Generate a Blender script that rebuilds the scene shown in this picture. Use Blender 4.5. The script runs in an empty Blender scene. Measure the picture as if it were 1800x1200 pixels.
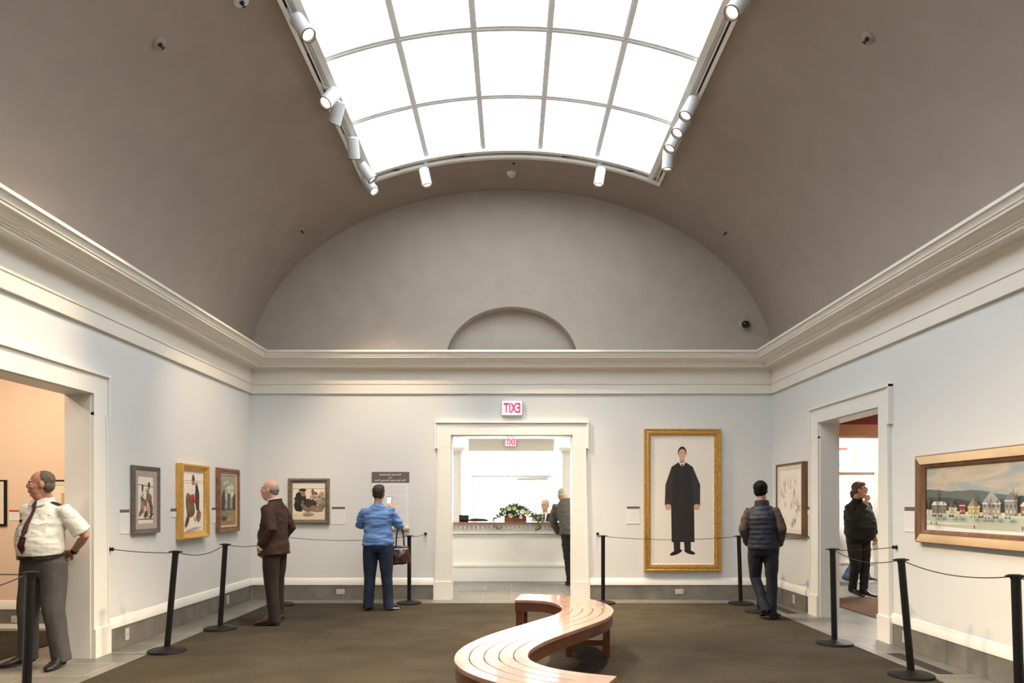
import bpy, bmesh, math, random
from mathutils import Vector, Matrix, noise
R = math.radians
PI = math.pi
random.seed(7)
C = bpy.context.scene.collection
scene = bpy.context.scene
HC = 1.45           # eye height
F = 1250.0          # focal length in px of an 1800 px wide frame
HW = 3.93           # half width of the gallery
YB = 10.72          # back wall
YN = -1.4           # wall behind the camera
ZS, BV = 3.54, 2.633  # vault springing and rise

def W(px, py, D):
    return Vector(((px-899.5)*D/F, D, HC+(884-py)*D/F))

# ------------------------------------------------------------------ materials
MATS = {}
def mat(name, col, rough=0.6, metal=0.0, nscale=0, namt=0.0, bump=0.0, bscale=60, emit=0.0, ecol=None, coat=0.0, spec=None, stretch=None, sheen=0.0):
    if name in MATS: return MATS[name]
    m = bpy.data.materials.new(name); m.use_nodes = True
    nt = m.node_tree; b = nt.nodes['Principled BSDF']
    c = (col[0], col[1], col[2], 1)
    b.inputs['Base Color'].default_value = c
    b.inputs['Roughness'].default_value = rough
    b.inputs['Metallic'].default_value = metal
    if coat: b.inputs['Coat Weight'].default_value = coat; b.inputs['Coat Roughness'].default_value = 0.08
    if sheen: b.inputs['Sheen Weight'].default_value = sheen
    if spec is not None: b.inputs['Specular IOR Level'].default_value = spec
    if emit:
        b.inputs['Emission Color'].default_value = (*(ecol or col), 1)
        b.inputs['Emission Strength'].default_value = emit
    if nscale or bump:
        tc = nt.nodes.new('ShaderNodeTexCoord'); mp = nt.nodes.new('ShaderNodeMapping')
        nt.links.new(tc.outputs['Object'], mp.inputs[0])
        if stretch: mp.inputs['Scale'].default_value = stretch
    if nscale:
        n = nt.nodes.new('ShaderNodeTexNoise'); n.inputs['Scale'].default_value = nscale; n.inputs['Detail'].default_value = 5
        nt.links.new(mp.outputs[0], n.inputs['Vector'])
        r = nt.nodes.new('ShaderNodeValToRGB')
        r.color_ramp.elements[0].position = .3; r.color_ramp.elements[1].position = .7
        r.color_ramp.elements[0].color = tuple(max(0, v*(1-namt)) for v in c[:3])+(1,)
        r.color_ramp.elements[1].color = tuple(min(1, v*(1+namt)) for v in c[:3])+(1,)
        nt.links.new(n.outputs['Fac'], r.inputs[0]); nt.links.new(r.outputs[0], b.inputs['Base Color'])
    if bump:
        n2 = nt.nodes.new('ShaderNodeTexNoise'); n2.inputs['Scale'].default_value = bscale; n2.inputs['Detail'].default_value = 3
        nt.links.new(mp.outputs[0], n2.inputs['Vector'])
        bp = nt.nodes.new('ShaderNodeBump'); bp.inputs['Strength'].default_value = bump; bp.inputs['Distance'].default_value = 0.01
        nt.links.new(n2.outputs['Fac'], bp.inputs['Height']); nt.links.new(bp.outputs[0], b.inputs['Normal'])
    MATS[name] = m
    return m

def srgb(r, g, b):
    f = lambda v: (v/255/12.92) if v/255 <= .04045 else ((v/255+.055)/1.055)**2.4
    return (f(r), f(g), f(b))
def pm(r, g, b):   # flat pigment
    return mat('pigment_%d_%d_%d' % (r, g, b), srgb(r, g, b), .6)

M_WALL = mat('wall_paint', (.69, .69, .67), .75, bump=.03, bscale=180)
M_TRIM = mat('trim_paint', (.80, .775, .72), .4)
M_CORN = mat('cornice_paint', (.78, .735, .65), .5)
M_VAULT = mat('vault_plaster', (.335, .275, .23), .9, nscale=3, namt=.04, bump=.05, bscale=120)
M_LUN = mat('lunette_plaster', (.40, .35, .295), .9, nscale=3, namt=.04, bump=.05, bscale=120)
M_SLATE = mat('slate', (.165, .155, .135), .5, nscale=5, namt=.22, bump=.1, bscale=30)
M_GROUT = mat('grout', (.42, .40, .36), .9)
M_BLACK = mat('black_metal', (.006, .0055, .006), .5, spec=.3)
M_CORD = mat('cord_fabric', (.02, .016, .018), .8)
M_WHITE = mat('white_metal', (.60, .61, .62), .4)
M_GOLD = mat('gold_leaf', (.62, .36, .10), .38, .75, nscale=35, namt=.28, bump=.5, bscale=70)
M_GOLD2 = mat('bright_gold_leaf', (.75, .42, .11), .38, .6, nscale=25, namt=.15, bump=.15, bscale=60)
M_WALNUT = mat('walnut', (.16, .075, .035), .4, nscale=14, namt=.35, stretch=(1, 1, .2))
M_PEWTER = mat('pewter_wood', (.16, .135, .115), .4, .2, nscale=20, namt=.2)
M_GREYGILT = mat('grey_gilt', (.20, .165, .12), .4, .4, nscale=20, namt=.25)
M_LINEN = mat('linen_liner', (.72, .64, .52), .8)
M_OAKFR = mat('pale_gilt_wood', (.70, .50, .30), .5, nscale=8, namt=.12, stretch=(.3, 1, 1))
M_PAPER = mat('white_card', (.80, .79, .78), .7)
M_TAUPE = mat('taupe_card', srgb(104, 92, 88), .7)
M_TEXT = mat('printed_line', srgb(205, 203, 203), .8)
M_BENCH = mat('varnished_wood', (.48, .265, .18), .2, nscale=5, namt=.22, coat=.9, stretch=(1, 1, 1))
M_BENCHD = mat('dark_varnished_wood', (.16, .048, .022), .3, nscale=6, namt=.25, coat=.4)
M_OUT = mat('outlet_plastic', (.52, .48, .41), .4)
M_HOLE = mat('dark_hole', (.015, .013, .012), .8)
M_LEFTW = mat('peach_wall_paint', (.74, .56, .43), .8)
M_CREAM = mat('cream_wall_paint', (.80, .77, .70), .7)
M_RED = mat('dark_red_paint', (.20, .02, .02), .7)
M_BROWNB = mat('tan_beam_paint', (.50, .24, .12), .7)

def tile_mat(name, col, w, h, mortar, rot=0):
    m = bpy.data.materials.new(name); m.use_nodes = True; nt = m.node_tree; b = nt.nodes['Principled BSDF']
    tc = nt.nodes.new('ShaderNodeTexCoord'); mp = nt.nodes.new('ShaderNodeMapping'); mp.inputs['Rotation'].default_value = (0, 0, rot)
    br = nt.nodes.new('ShaderNodeTexBrick'); br.inputs['Scale'].default_value = 1
    br.inputs['Brick Width'].default_value = w; br.inputs['Row Height'].default_value = h
    br.inputs['Mortar Size'].default_value = .004; br.inputs['Mortar'].default_value = (*mortar, 1)
    br.inputs['Color1'].default_value = (*[v*.86 for v in col], 1); br.inputs['Color2'].default_value = (*[v*1.12 for v in col], 1)
    n = nt.nodes.new('ShaderNodeTexNoise'); n.inputs['Scale'].default_value = 3; n.inputs['Detail'].default_value = 6
    mx = nt.nodes.new('ShaderNodeMix'); mx.data_type = 'RGBA'; mx.blend_type = 'OVERLAY'; mx.inputs[0].default_value = .35
    nt.links.new(tc.outputs['Object'], mp.inputs[0]); nt.links.new(mp.outputs[0], br.inputs['Vector']); nt.links.new(mp.outputs[0], n.inputs['Vector'])
    nt.links.new(br.outputs['Color'], mx.inputs[6]); nt.links.new(n.outputs['Fac'], mx.inputs[7]); nt.links.new(mx.outputs[2], b.inputs['Base Color'])
    b.inputs['Roughness'].default_value = .38
    bp = nt.nodes.new('ShaderNodeBump'); bp.inputs['Strength'].default_value = .12; bp.inputs['Distance'].default_value = .01
    nt.links.new(n.outputs['Fac'], bp.inputs['Height']); nt.links.new(bp.outputs[0], b.inputs['Normal'])
    return m
M_FLOOR = tile_mat('slate_tiles', (.175, .168, .148), .9, .46, (.42, .41, .37), rot=0)

def carpet_mat():
    m = bpy.data.materials.new('carpet_pile'); m.use_nodes = True; nt = m.node_tree; b = nt.nodes['Principled BSDF']
    tc = nt.nodes.new('ShaderNodeTexCoord')
    n1 = nt.nodes.new('ShaderNodeTexNoise'); n1.inputs['Scale'].default_value = 1.6; n1.inputs['Detail'].default_value = 4; n1.inputs['Distortion'].default_value = .6
    n2 = nt.nodes.new('ShaderNodeTexNoise'); n2.inputs['Scale'].default_value = 60; n2.inputs['Detail'].default_value = 3
    mp = nt.nodes.new('ShaderNodeMapping'); mp.inputs['Scale'].default_value = (1, 1.3, 1)
    r = nt.nodes.new('ShaderNodeValToRGB'); e = r.color_ramp.elements
    e[0].position = .32; e[1].position = .7
    e[0].color = (.036, .030, .021, 1); e[1].color = (.063, .053, .037, 1)
    mx = nt.nodes.new('ShaderNodeMath'); mx.operation = 'MULTIPLY_ADD'; mx.inputs[1].default_value = .35
    nt.links.new(tc.outputs['Object'], mp.inputs[0]); nt.links.new(mp.outputs[0], n1.inputs['Vector']); nt.links.new(tc.outputs['Object'], n2.inputs['Vector'])
    ad = nt.nodes.new('ShaderNodeMath'); ad.operation = 'MULTIPLY'; ad.inputs[1].default_value = .65
    nt.links.new(n1.outputs['Fac'], ad.inputs[0]); nt.links.new(n2.outputs['Fac'], mx.inputs[0]); nt.links.new(ad.outputs[0], mx.inputs[2])
    nt.links.new(mx.outputs[0], r.inputs[0]); nt.links.new(r.outputs[0], b.inputs['Base Color'])
    b.inputs['Roughness'].default_value = 1; b.inputs['Specular IOR Level'].default_value = .1
    bp = nt.nodes.new('ShaderNodeBump'); bp.inputs['Strength'].default_value = .5; bp.inputs['Distance'].default_value = .01
    nt.links.new(n2.outputs['Fac'], bp.inputs['Height']); nt.links.new(bp.outputs[0], b.inputs['Normal'])
    return m
M_CARPET = carpet_mat()

# ------------------------------------------------------------------ mesh builder
class B:
    def __init__(s): s.v = []; s.f = []; s.m = []; s.s = []
    def face(s, pts, m=0, sm=False):
        i = len(s.v); s.v += [tuple(p) for p in pts]; s.f.append(tuple(range(i, i+len(pts)))); s.m.append(m); s.s.append(sm)
    def box(s, x0, x1, y0, y1, z0, z1, m=0, M=None):
        x0, x1 = min(x0, x1), max(x0, x1); y0, y1 = min(y0, y1), max(y0, y1); z0, z1 = min(z0, z1), max(z0, z1)
        p = [(x0,y0,z0),(x1,y0,z0),(x1,y1,z0),(x0,y1,z0),(x0,y0,z1),(x1,y0,z1),(x1,y1,z1),(x0,y1,z1)]
        if M is not None: p = [tuple(M @ Vector(q)) for q in p]
        i = len(s.v); s.v += p
        for f in ((0,3,2,1),(4,5,6,7),(0,1,5,4),(1,2,6,5),(2,3,7,6),(3,0,4,7)):
            s.f.append(tuple(i+k for k in f)); s.m.append(m); s.s.append(False)
    def rings(s, rings, m=0, sm=True, cap=True, closed=False):
        i = len(s.v); n = len(rings[0])
        for r in rings: s.v += [tuple(p) for p in r]
        k = len(rings)
        for a in range(k if closed else k-1):
            b = (a+1) % k
            for j in range(n):
                s.f.append((i+a*n+j, i+a*n+(j+1)%n, i+b*n+(j+1)%n, i+b*n+j)); s.m.append(m); s.s.append(sm)
        if cap and not closed:
            s.f.append(tuple(i+j for j in reversed(range(n)))); s.m.append(m); s.s.append(False)
            s.f.append(tuple(i+(k-1)*n+j for j in range(n))); s.m.append(m); s.s.append(False)
    def tube(s, pts, rad, n=12, m=0, side=None, cap=True, sm=True, roundcap=False):
        pts = [Vector(p) for p in pts]
        rad = rad if isinstance(rad, (list, tuple)) and len(rad) == len(pts) and not (len(pts) == 2 and not isinstance(rad, list) and isinstance(rad, tuple)) else [rad]*len(pts)
        rad = [(r, r) if not isinstance(r, (tuple, list)) else tuple(r) for r in rad]
        if roundcap:
            d0 = (pts[0]-pts[1]).normalized(); d1 = (pts[-1]-pts[-2]).normalized()
            r0, r1 = rad[0], rad[-1]; e0, e1 = min(r0), min(r1)
            P = []; Q = []
            for a in (80, 55, 30): P.append(pts[0]+d0*e0*math.sin(R(a))); Q.append((r0[0]*math.cos(R(a)), r0[1]*math.cos(R(a))))
            P += pts; Q += rad
            for a in (30, 55, 80): P.append(pts[-1]+d1*e1*math.sin(R(a))); Q.append((r1[0]*math.cos(R(a)), r1[1]*math.cos(R(a))))
            pts, rad = P, Q
        rr = []; prev = None
        for k, p in enumerate(pts):
            t = (pts[min(k+1, len(pts)-1)]-pts[max(k-1, 0)]).normalized()
            sd = Vector(side) if side is not None else (prev if prev is not None else (Vector((0,0,1)) if abs(t.z) < .9 else Vector((1,0,0))))
            if side is None and prev is None: sd = t.cross(sd)
            sd = (sd-t*sd.dot(t)).normalized(); prev = sd
            nn = t.cross(sd)
            rr.append([p+sd*math.cos(2*PI*j/n)*rad[k][0]+nn*math.sin(2*PI*j/n)*rad[k][1] for j in range(n)])
        s.rings(rr, m, sm, cap)
    def lathe(s, prof, c=(0,0,0), n=24, m=0, M=None, sm=True, cap=True):
        rr = []
        for r, z in prof:
            ring = [Vector((c[0]+r*math.cos(2*PI*j/n), c[1]+r*math.sin(2*PI*j/n), c[2]+z)) for j in range(n)]
            if M is not None: ring = [M @ p for p in ring]
            rr.append(ring)
        s.rings(rr, m, sm, cap)
    def ell(s, c, r, n=16, k=10, m=0, M=None):
        rr = []
        for a in range(k+1):
            t = -PI/2+PI*min(max(a/k, .02), .98)
            ring = [Vector((r[0]*math.cos(t)*math.cos(2*PI*j/n), r[1]*math.cos(t)*math.sin(2*PI*j/n), r[2]*math.sin(t))) for j in range(n)]
            if M is not None: ring = [M @ p for p in ring]
            rr.append([p+Vector(c) for p in ring])
        s.rings(rr, m, True)
    def data(s, name, mats):
        me = bpy.data.meshes.new(name); me.from_pydata([tuple(p) for p in s.v], [], s.f)
        for mm in mats: me.materials.append(mm)
        me.polygons.foreach_set('material_index', s.m); me.polygons.foreach_set('use_smooth', s.s)
        me.update()
        return me
    def obj(s, name, mats, parent=None, loc=None, rot=None, sharp=True, bevel=0):
        if not isinstance(mats, (list, tuple)): mats = [mats]
        me = s.data(name, mats)
        bm = bmesh.new(); bm.from_mesh(me); bmesh.ops.recalc_face_normals(bm, faces=bm.faces); bm.to_mesh(me); bm.free()
        if sharp: me.set_sharp_from_angle(angle=R(40))
        o = bpy.data.objects.new(name, me); C.objects.link(o)
        if parent: o.parent = parent
        if loc is not None: o.location = loc
        if rot is not None: o.rotation_euler = rot
        if bevel:
            md = o.modifiers.new('bevel', 'BEVEL'); md.width = bevel; md.segments = 2; md.limit_method = 'ANGLE'; md.angle_limit = R(50)
        return o

def empty(name, loc=(0,0,0), rz=0, label=None, cat=None, group=None):
    o = bpy.data.objects.new(name, None); C.objects.link(o); o.location = loc; o.rotation_euler = (0, 0, rz); o.empty_display_size = .1
    return tag(o, label, cat, group)
def tag(o, label=None, cat=None, group=None, kind=None):
    if label: o['label'] = label
    if cat: o['category'] = cat
    if group: o['group'] = group
    if kind: o['kind'] = kind
    return o
def struct(b, name, mats, **k):
    return tag(b.obj(name, mats, **k), kind='structure')
def copy_tree(o, parent=None):
    c = o.copy(); C.objects.link(c)
    if parent: c.parent = parent
    for ch in list(o.children): copy_tree(ch, c)
    return c

# ------------------------------------------------------------------ shell
T = .24
DL = (5.15, 6.64)    # left opening, along y
DR = (7.57, 9.06)    # right opening
DF = (-.915, .915)   # far opening, along x
DH = 2.475
ZT = 3.60
b = B(); b.box(-9.6, 9.8, YN-.6, 20, -.2, 0); struct(b, 'floor', M_FLOOR)
b = B(); b.box(-3.47, 3.47, YN+.45, 10.25, .0005, .010)
tag(b.obj('carpet', M_CARPET), 'olive brown wall-to-wall carpet in the gallery, framed by slate tiles', 'carpet')
b = B(); b.box(-8.9, -4.72, 2.3, 8.02, .0005, .010)
tag(b.obj('carpet', M_CARPET), 'dark brown carpet in the side room behind the guard', 'carpet')
b = B(); b.box(4.58, 9.2, 6.6, 10.8, .0005, .010)
tag(b.obj('carpet', mat('russet_carpet', (.13, .075, .04), 1, nscale=40, namt=.3)), 'russet brown carpet in the room through the right-hand doorway', 'carpet')

def side_wall(sx, d, name):
    b = B(); x0, x1 = sx*HW, sx*(HW+T)
    b.box(x0, x1, YN-T, d[0], 0, ZT); b.box(x0, x1, d[1], YB+T, 0, ZT); b.box(x0, x1, d[0], d[1], DH, ZT)
    return struct(b, name, M_WALL)
side_wall(-1, DL, 'wall_left'); side_wall(1, DR, 'wall_right')
b = B(); b.box(-HW, DF[0], YB, YB+T, 0, ZT); b.box(DF[1], HW, YB, YB+T, 0, ZT); b.box(DF[0], DF[1], YB, YB+T, DH, ZT)
struct(b, 'wall_back', M_WALL)
b = B(); b.box(-HW, HW, YN-T, YN, 0, 6.6); struct(b, 'wall_front', M_WALL)

# lunette above the back wall with the shallow arched niche
def ellp(t, a, bb, z0): return (a*math.cos(t), z0+bb*math.sin(t))
b = B(); N = 64; NA, NB, NZ = .995, .85, 3.60
for k in range(N):
    t0, t1 = PI*k/N, PI*(k+1)/N
    o0, o1 = ellp(t0, HW+.12, BV+.12, ZS+.06), ellp(t1, HW+.12, BV+.12, ZS+.06)
    i0, i1 = ellp(t0, NA, NB-.04, NZ), ellp(t1, NA, NB-.04, NZ)
    P = lambda q, y: (q[0], y, q[1])
    b.face([P(o0, YB), P(i0, YB), P(i1, YB), P(o1, YB)], 0)
    b.face([P(i0, YB), P(i0, YB+.20), P(i1, YB+.20), P(i1, YB)], 0)
    b.face([P(o0, YB+T), P(o1, YB+T), P((0, NZ), YB+T)], 0)
    b.face([P(o0, YB), P(o1, YB), P(o1, YB+T), P(o0, YB+T)], 0)
    b.face([P(i0, YB+.20), P((0, NZ), YB+.20), P(i1, YB+.20)], 0)
b.v = [(x, y, max(z, 3.6)) for x, y, z in b.v]
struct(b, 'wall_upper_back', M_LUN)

# vault with skylight opening
SX = 1.95; SY0, SY1 = -.20, 9.62
tS = math.acos(SX/HW)
def vp(t, y, off=0): return Vector(((HW+off)*math.cos(t), y, ZS+(BV+off)*math.sin(t)))
def vz(x, off=0): return ZS+(BV+off)*math.sqrt(max(0, 1-(x/(HW+off))**2))
b = B()
def vstrip(ta, tb, n, y0, y1):
    for k in range(n):
        t0, t1 = ta+(tb-ta)*k/n, ta+(tb-ta)*(k+1)/n
        b.face([vp(t0, y0), vp(t1, y0), vp(t1, y1), vp(t0, y1)], 0, True)
        b.face([vp(t0, y0, .15), vp(t1, y0, .15), vp(t1, y1, .15), vp(t0, y1, .15)], 0, True)
vstrip(R(0), tS, 28, YN, YB); vstrip(PI-tS, PI, 28, YN, YB)
vstrip(tS, PI-tS, 40, SY1, YB); vstrip(tS, PI-tS, 40, YN, SY0)
def weld(o, d=1e-4):
    bm = bmesh.new(); bm.from_mesh(o.data); bmesh.ops.remove_doubles(bm, verts=bm.verts, dist=d); bmesh.ops.recalc_face_normals(bm, faces=bm.faces)
    bm.to_mesh(o.data); bm.free(); return o
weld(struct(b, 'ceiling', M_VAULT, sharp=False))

# cornice: one profile run round three walls, mitred
prof = [(0,3.095),(.034,3.095),(.034,3.222),(.026,3.226),(.026,3.234),(.038,3.238),(.038,3.425),(.042,3.447),(.06,3.462),(.10,3.466),
        (.180,3.466),(.185,3.490),(.197,3.492),(.197,3.506),(.210,3.508),(.214,3.522),(.232,3.530),(.262,3.547),(.283,3.566),(.292,3.578),
        (.312,3.578),(.316,3.600),(.324,3.602),(.330,3.620),(.342,3.638),(.350,3.645),(.350,3.652),(.364,3.654),(.364,3.683),(0,3.683)]
b = B()
def corn_ring(fn): return [fn(p, z) for p, z in prof]
rings = [corn_ring(lambda p, z: (-HW+p, YN+p, z)), corn_ring(lambda p, z: (-HW+p, YB-p, z)),
         corn_ring(lambda p, z: (HW-p, YB-p, z)), corn_ring(lambda p, z: (HW-p, YN+p, z))]
b.rings(rings, 0, False, closed=True)
struct(b, 'trim_cornice', M_CORN)

# baseboards: slate blocks with grout, white cap moulding
def baseboard(name, p0, p1, nrm, blk=1.18, z0=0):
    """p0->p1 along the wall on its face, nrm points into the room"""
    p0, p1, nrm = Vector(p0), Vector(p1), Vector(nrm); L = (p1-p0).length; d = (p1-p0)/L
    Mx = Matrix(((d.x, nrm.x, 0, p0.x), (d.y, nrm.y, 0, p0.y), (0, 0, 1, 0), (0, 0, 0, 1)))
    root = B(); n = max(1, round(L/blk)); w = L/n
    root.box(0, L, 0, .010, 0, .218, 1, Mx)
    for k in range(n): root.box(k*w+.003, (k+1)*w-.003, .0, .016, .002, .218, 0, Mx)
    pr = [(0,.218),(.024,.218),(.024,.290),(.018,.298),(.018,.306),(.010,.318),(0,.322)]
    root.rings([[Mx @ Vector((0, a, z)) for a, z in pr], [Mx @ Vector((L, a, z)) for a, z in pr]], 2, False)
    return struct(root, name, [M_SLATE, M_GROUT, M_TRIM])
CW = .185
baseboard('baseboard_left', (-HW, YN, 0), (-HW, DL[0]-CW-.01, 0), (1, 0, 0))
baseboard('baseboard_left_far', (-HW, DL[1]+CW+.01, 0), (-HW, YB-.02, 0), (1, 0, 0), 1.0)
baseboard('baseboard_back_left', (-HW+.02, YB, 0), (DF[0]-.26, YB, 0), (0, -1, 0), 1.35)
baseboard('baseboard_back_right', (DF[1]+.26, YB, 0), (HW-.02, YB, 0), (0, -1, 0), 1.35)
baseboard('baseboard_right_far', (HW, DR[1]+CW+.01, 0), (HW, YB-.02, 0), (-1, 0, 0), 1.0)
baseboard('baseboard_right', (HW, YN, 0), (HW, DR[0]-CW-.01, 0), (-1, 0, 0), 1.0)

# door casings, tapered with ears and plinths.  local: x along wall, y into room, z up
def casing(name, center, w, dvec, nvec, depth):
    d, n = Vector(dvec), Vector(nvec)
    Mx = Matrix(((d.x, n.x, 0, center[0]), (d.y, n.y, 0, center[1]), (0, 0, 1, 0), (0, 0, 0, 1)))
    b = B(); h = w/2
    for s in (-1, 1):
        for (z0, z1, a0, a1, t) in ((.27, 2.30, .245, .200, .030),):
            q = [(s*h, 0), (s*(h+a0), 0)]
            pts0 = [(s*h, .0, z0), (s*(h+a0), .0, z0), (s*(h+a1), .0, z1), (s*h, .0, z1)]
            pts1 = [(x, t, z) for x, _, z in pts0]
            b.rings([[Mx @ Vector(p) for p in pts0], [Mx @ Vector(p) for p in pts1]], 0, False)
            # raised fillet down the outer edge
            e0 = [(s*(h+a0-.018), t, z0), (s*(h+a0), t, z0), (s*(h+a1), t, z1), (s*(h+a1-.018), t, z1)]
            b.rings([[Mx @ Vector(p) for p in e0], [Mx @ Vector((x, t+.012, z)) for x, _, z in e0]], 0, False)
        b.box(s*(h-.002), s*(h+.262), 0, .046, 0, .27, 0, Mx)         # plinth
        b.box(s*(h), s*(h+.235), 0, .0312, 2.275, 2.665, 0, Mx)        # ear
        b.box(s*(h+.217), s*(h+.240), 0, .050, 2.268, 2.68, 0, Mx)
        b.box(s*(h-.0), s*(h-.012), -depth, .0, 0, DH, 0, Mx)         # jamb lining
    b.box(-h, h, 0, .0312, DH, 2.665, 0, Mx)                 # lintel
    b.box(-h-.24, h+.24, 0, .056, 2.655, 2.682, 0, Mx)                # top fillet
    b.box(-h, h, -depth, 0, DH-.012, DH, 0, Mx)
    return struct(b, name, M_TRIM)
casing('door_1', (0, YB), 1.83, (1, 0, 0), (0, -1, 0), T)
casing('door_2', (-HW, sum(DL)/2), 1.49, (0, 1, 0), (1, 0, 0), T)
casing('door_3', (HW, sum(DR)/2), 1.49, (0, 1, 0), (-1, 0, 0), T)

# ------------------------------------------------------------------ skylight
M_PANE = mat('lit_diffusing_glass', (.9, .93, .95), .5, emit=3.3, ecol=(.86, .94, 1.0))
M_BAR = mat('glazing_bar_paint', (.85, .86, .87), .35)
GX = 1.883; PY = [9.55-1.2*k for k in range(9)]
tg0 = math.acos(GX/HW)
sk = B(); n = 40
for k in range(n):
    t0, t1 = tg0+(PI-2*tg0)*k/n, tg0+(PI-2*tg0)*(k+1)/n
    for off, in ((.10,), (.12,)):
        sk.face([vp(t0, PY[-1], off), vp(t1, PY[-1], off), vp(t1, PY[0], off), vp(t0, PY[0], off)], 0, True)
w1 = struct(sk, 'window_1', M_PANE, sharp=False)
fr = B()
def arcbar(y0, y1, o0, o1, ta, tb, n=40):
    rr = []
    for k in range(n+1):
        t = ta+(tb-ta)*k/n
        rr.append([vp(t, y0, o0), vp(t, y1, o0), vp(t, y1, o1), vp(t, y0, o1)])
    fr.rings(rr, 0, False)
def longbar(x0, x1, o0, o1, y0, y1, m=0, bb=None):
    bb = bb or fr
    t0, t1 = math.acos(x0/HW), math.acos(x1/HW)
    q = lambda y: [vp(t0, y, o0), vp(t1, y, o0), vp(t1, y, o1), vp(t0, y, o1)]
    bb.rings([q(y0), q(y1)], m, False)
for y in PY[1:-1]:
    arcbar(y-.040, y+.040, .045, .099, tg0, PI-tg0); arcbar(y-.010, y+.010, .035, .051, tg0, PI-tg0)
for x in (-1.130, -.377, .377, 1.130):
    longbar(x-.031, x+.031, .050, .099, PY[-1], PY[0]+.04); longbar(x-.009, x+.009, .035, .051, PY[-1], PY[0]+.03)
muntin = fr.obj('glazing_bar', M_BAR, w1)
fr = B()
SXO = 2.03
tso = math.acos(SXO/HW)
for s in (-1, 1):   # stepped frame with track slot
    longbar(s*(GX-.03), s*(GX+.035), -.02, .12, SY0, SY1)
    longbar(s*(GX+.035), s*(GX+.075), .02, .15, SY0, SY1)
    longbar(s*(GX+.075), s*(GX+.090), -.03, .15, SY0, SY1)
    longbar(s*(GX+.090), s*(GX+.112), .0, .15, SY0, SY1)
    longbar(s*(GX+.112), s*SXO, -.035, .15, SY0-.08, SY1+.08)
for y0, y1 in ((SY1-.09, SY1-.03), (SY0+.03, SY0+.09)): arcbar(y0, y1, -.0, .15, tg0, PI-tg0)
for y0, y1 in ((SY1-.03, SY1+.02), (SY0-.02, SY0+.03)): arcbar(y0, y1, .02, .15, tg0, PI-tg0)
for y0, y1 in ((SY1+.02, SY1+.08), (SY0-.08, SY0-.02)): arcbar(y0, y1, -.035, .15, tso, PI-tso)
fro = fr.obj('window_frame', M_TRIM, w1)
# recessed black power track segments
def track_seg(x, y0, y1):
    tb = B()
    sx = math.copysign(1, x)
    longbar(sx*(GX+.092), sx*(GX+.110), -.006, .004, y0, y1, 0, tb)
    return tb
first = None
segs = [(-1, 6.9, 8.2), (-1, 5.2, 6.3), (-1, 3.4, 4.9), (-1, .6, 3.0), (-1, 8.45, 9.0), (-1, 9.15, 9.4), (1, 6.3, 8.15), (1, 4.2, 6.0), (1, .6, 3.9), (1, 9.15, 9.5)]
for i, (sx, y0, y1) in enumerate(segs):
    o = track_seg(sx, y0, y1).obj('power_track_slot', M_HOLE, w1)
o = B()
for px in (690, 805, 1000, 1115):
    xx = (px-899.5)*9.62/F
    o = B(); o.box(xx-.09, xx+.09, 9.600, 9.625, vz(xx, .02)-.012, vz(xx, .02)-.004); o.obj('slot_vent', M_HOLE, w1)

# ------------------------------------------------------------------ side rooms
ML = M_LEFTW
b = B(); b.box(-9.2, -HW-T, 8.27, 8.45, 0, 3.6); struct(b, 'wall_side_room_far', ML)
b = B(); b.box(-9.4, -9.2, 1.8, 8.45, 0, 3.6); struct(b, 'wall_side_room_left', ML)
b = B(); b.box(-9.2, -HW-T, 1.6, 1.8, 0, 3.6); struct(b, 'wall_side_room_near', ML)
b = B(); b.box(-9.4, -HW-T, 1.6, 8.45, 3.6, 3.75); struct(b, 'ceiling_side_room', M_CREAM)
baseboard('baseboard_side_room', (-9.2, 8.27, 0), (-HW-T, 8.27, 0), (0, -1, 0), 1.4)
b = B(); b.box(-9.2, -HW-T, 8.235, 8.27, 0, .05); struct(b, 'trim_side_room', M_TRIM)

b = B(); b.box(HW+T, 9.6, 13.1, 13.3, 0, 3.4); struct(b, 'wall_right_room_far', M_CREAM)
b = B(); b.box(9.4, 9.6, 6.0, 13.1, 0, 3.4); struct(b, 'wall_right_room_right', M_CREAM)
b = B(); b.box(HW+T, 9.6, 5.8, 6.0, 0, 3.4); struct(b, 'wall_right_room_near', M_CREAM)
b = B(); b.box(HW+T, HW+T+.1, YB+T, 13.1, 0, 3.4); struct(b, 'wall_right_room_left', M_CREAM)
b = B(); b.box(HW+T, 9.6, 5.8, 10.4, 3.1, 3.4); b.box(HW+T, 9.6, 10.4, 13.3, 3.1, 3.4); struct(b, 'ceiling_right_room', M_RED)
b = B(); b.box(HW+T, 9.4, 10.4, 10.75, 2.43, 2.60); struct(b, 'trim_beam', M_BROWNB)
b = B(); b.box(HW+T, 9.4, 10.42, 10.73, 2.60, 3.1); struct(b, 'wall_upper_right_room', M_RED)
b = B(); b.box(5.0, 6.0, 9.2, 9.6, 3.08, 3.1); struct(b, 'trim_red_panel', mat('bright_red_paint', (.5, .06, .05), .6))
b = B()
b.box(HW+T+.1, 9.4, 13.07, 13.1, 0, .34); b.box(HW+T+.1, 9.4, 13.055, 13.1, .34, .37); b.box(HW+T+.1, 9.4, 13.04, 13.1, 2.02, 2.06)
struct(b, 'baseboard_right_room', M_TRIM)
b = B(); b.box(6.66, 6.86, 12.9, 13.1, 0, 3.1); struct(b, 'trim_pilaster', M_TRIM)
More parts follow.
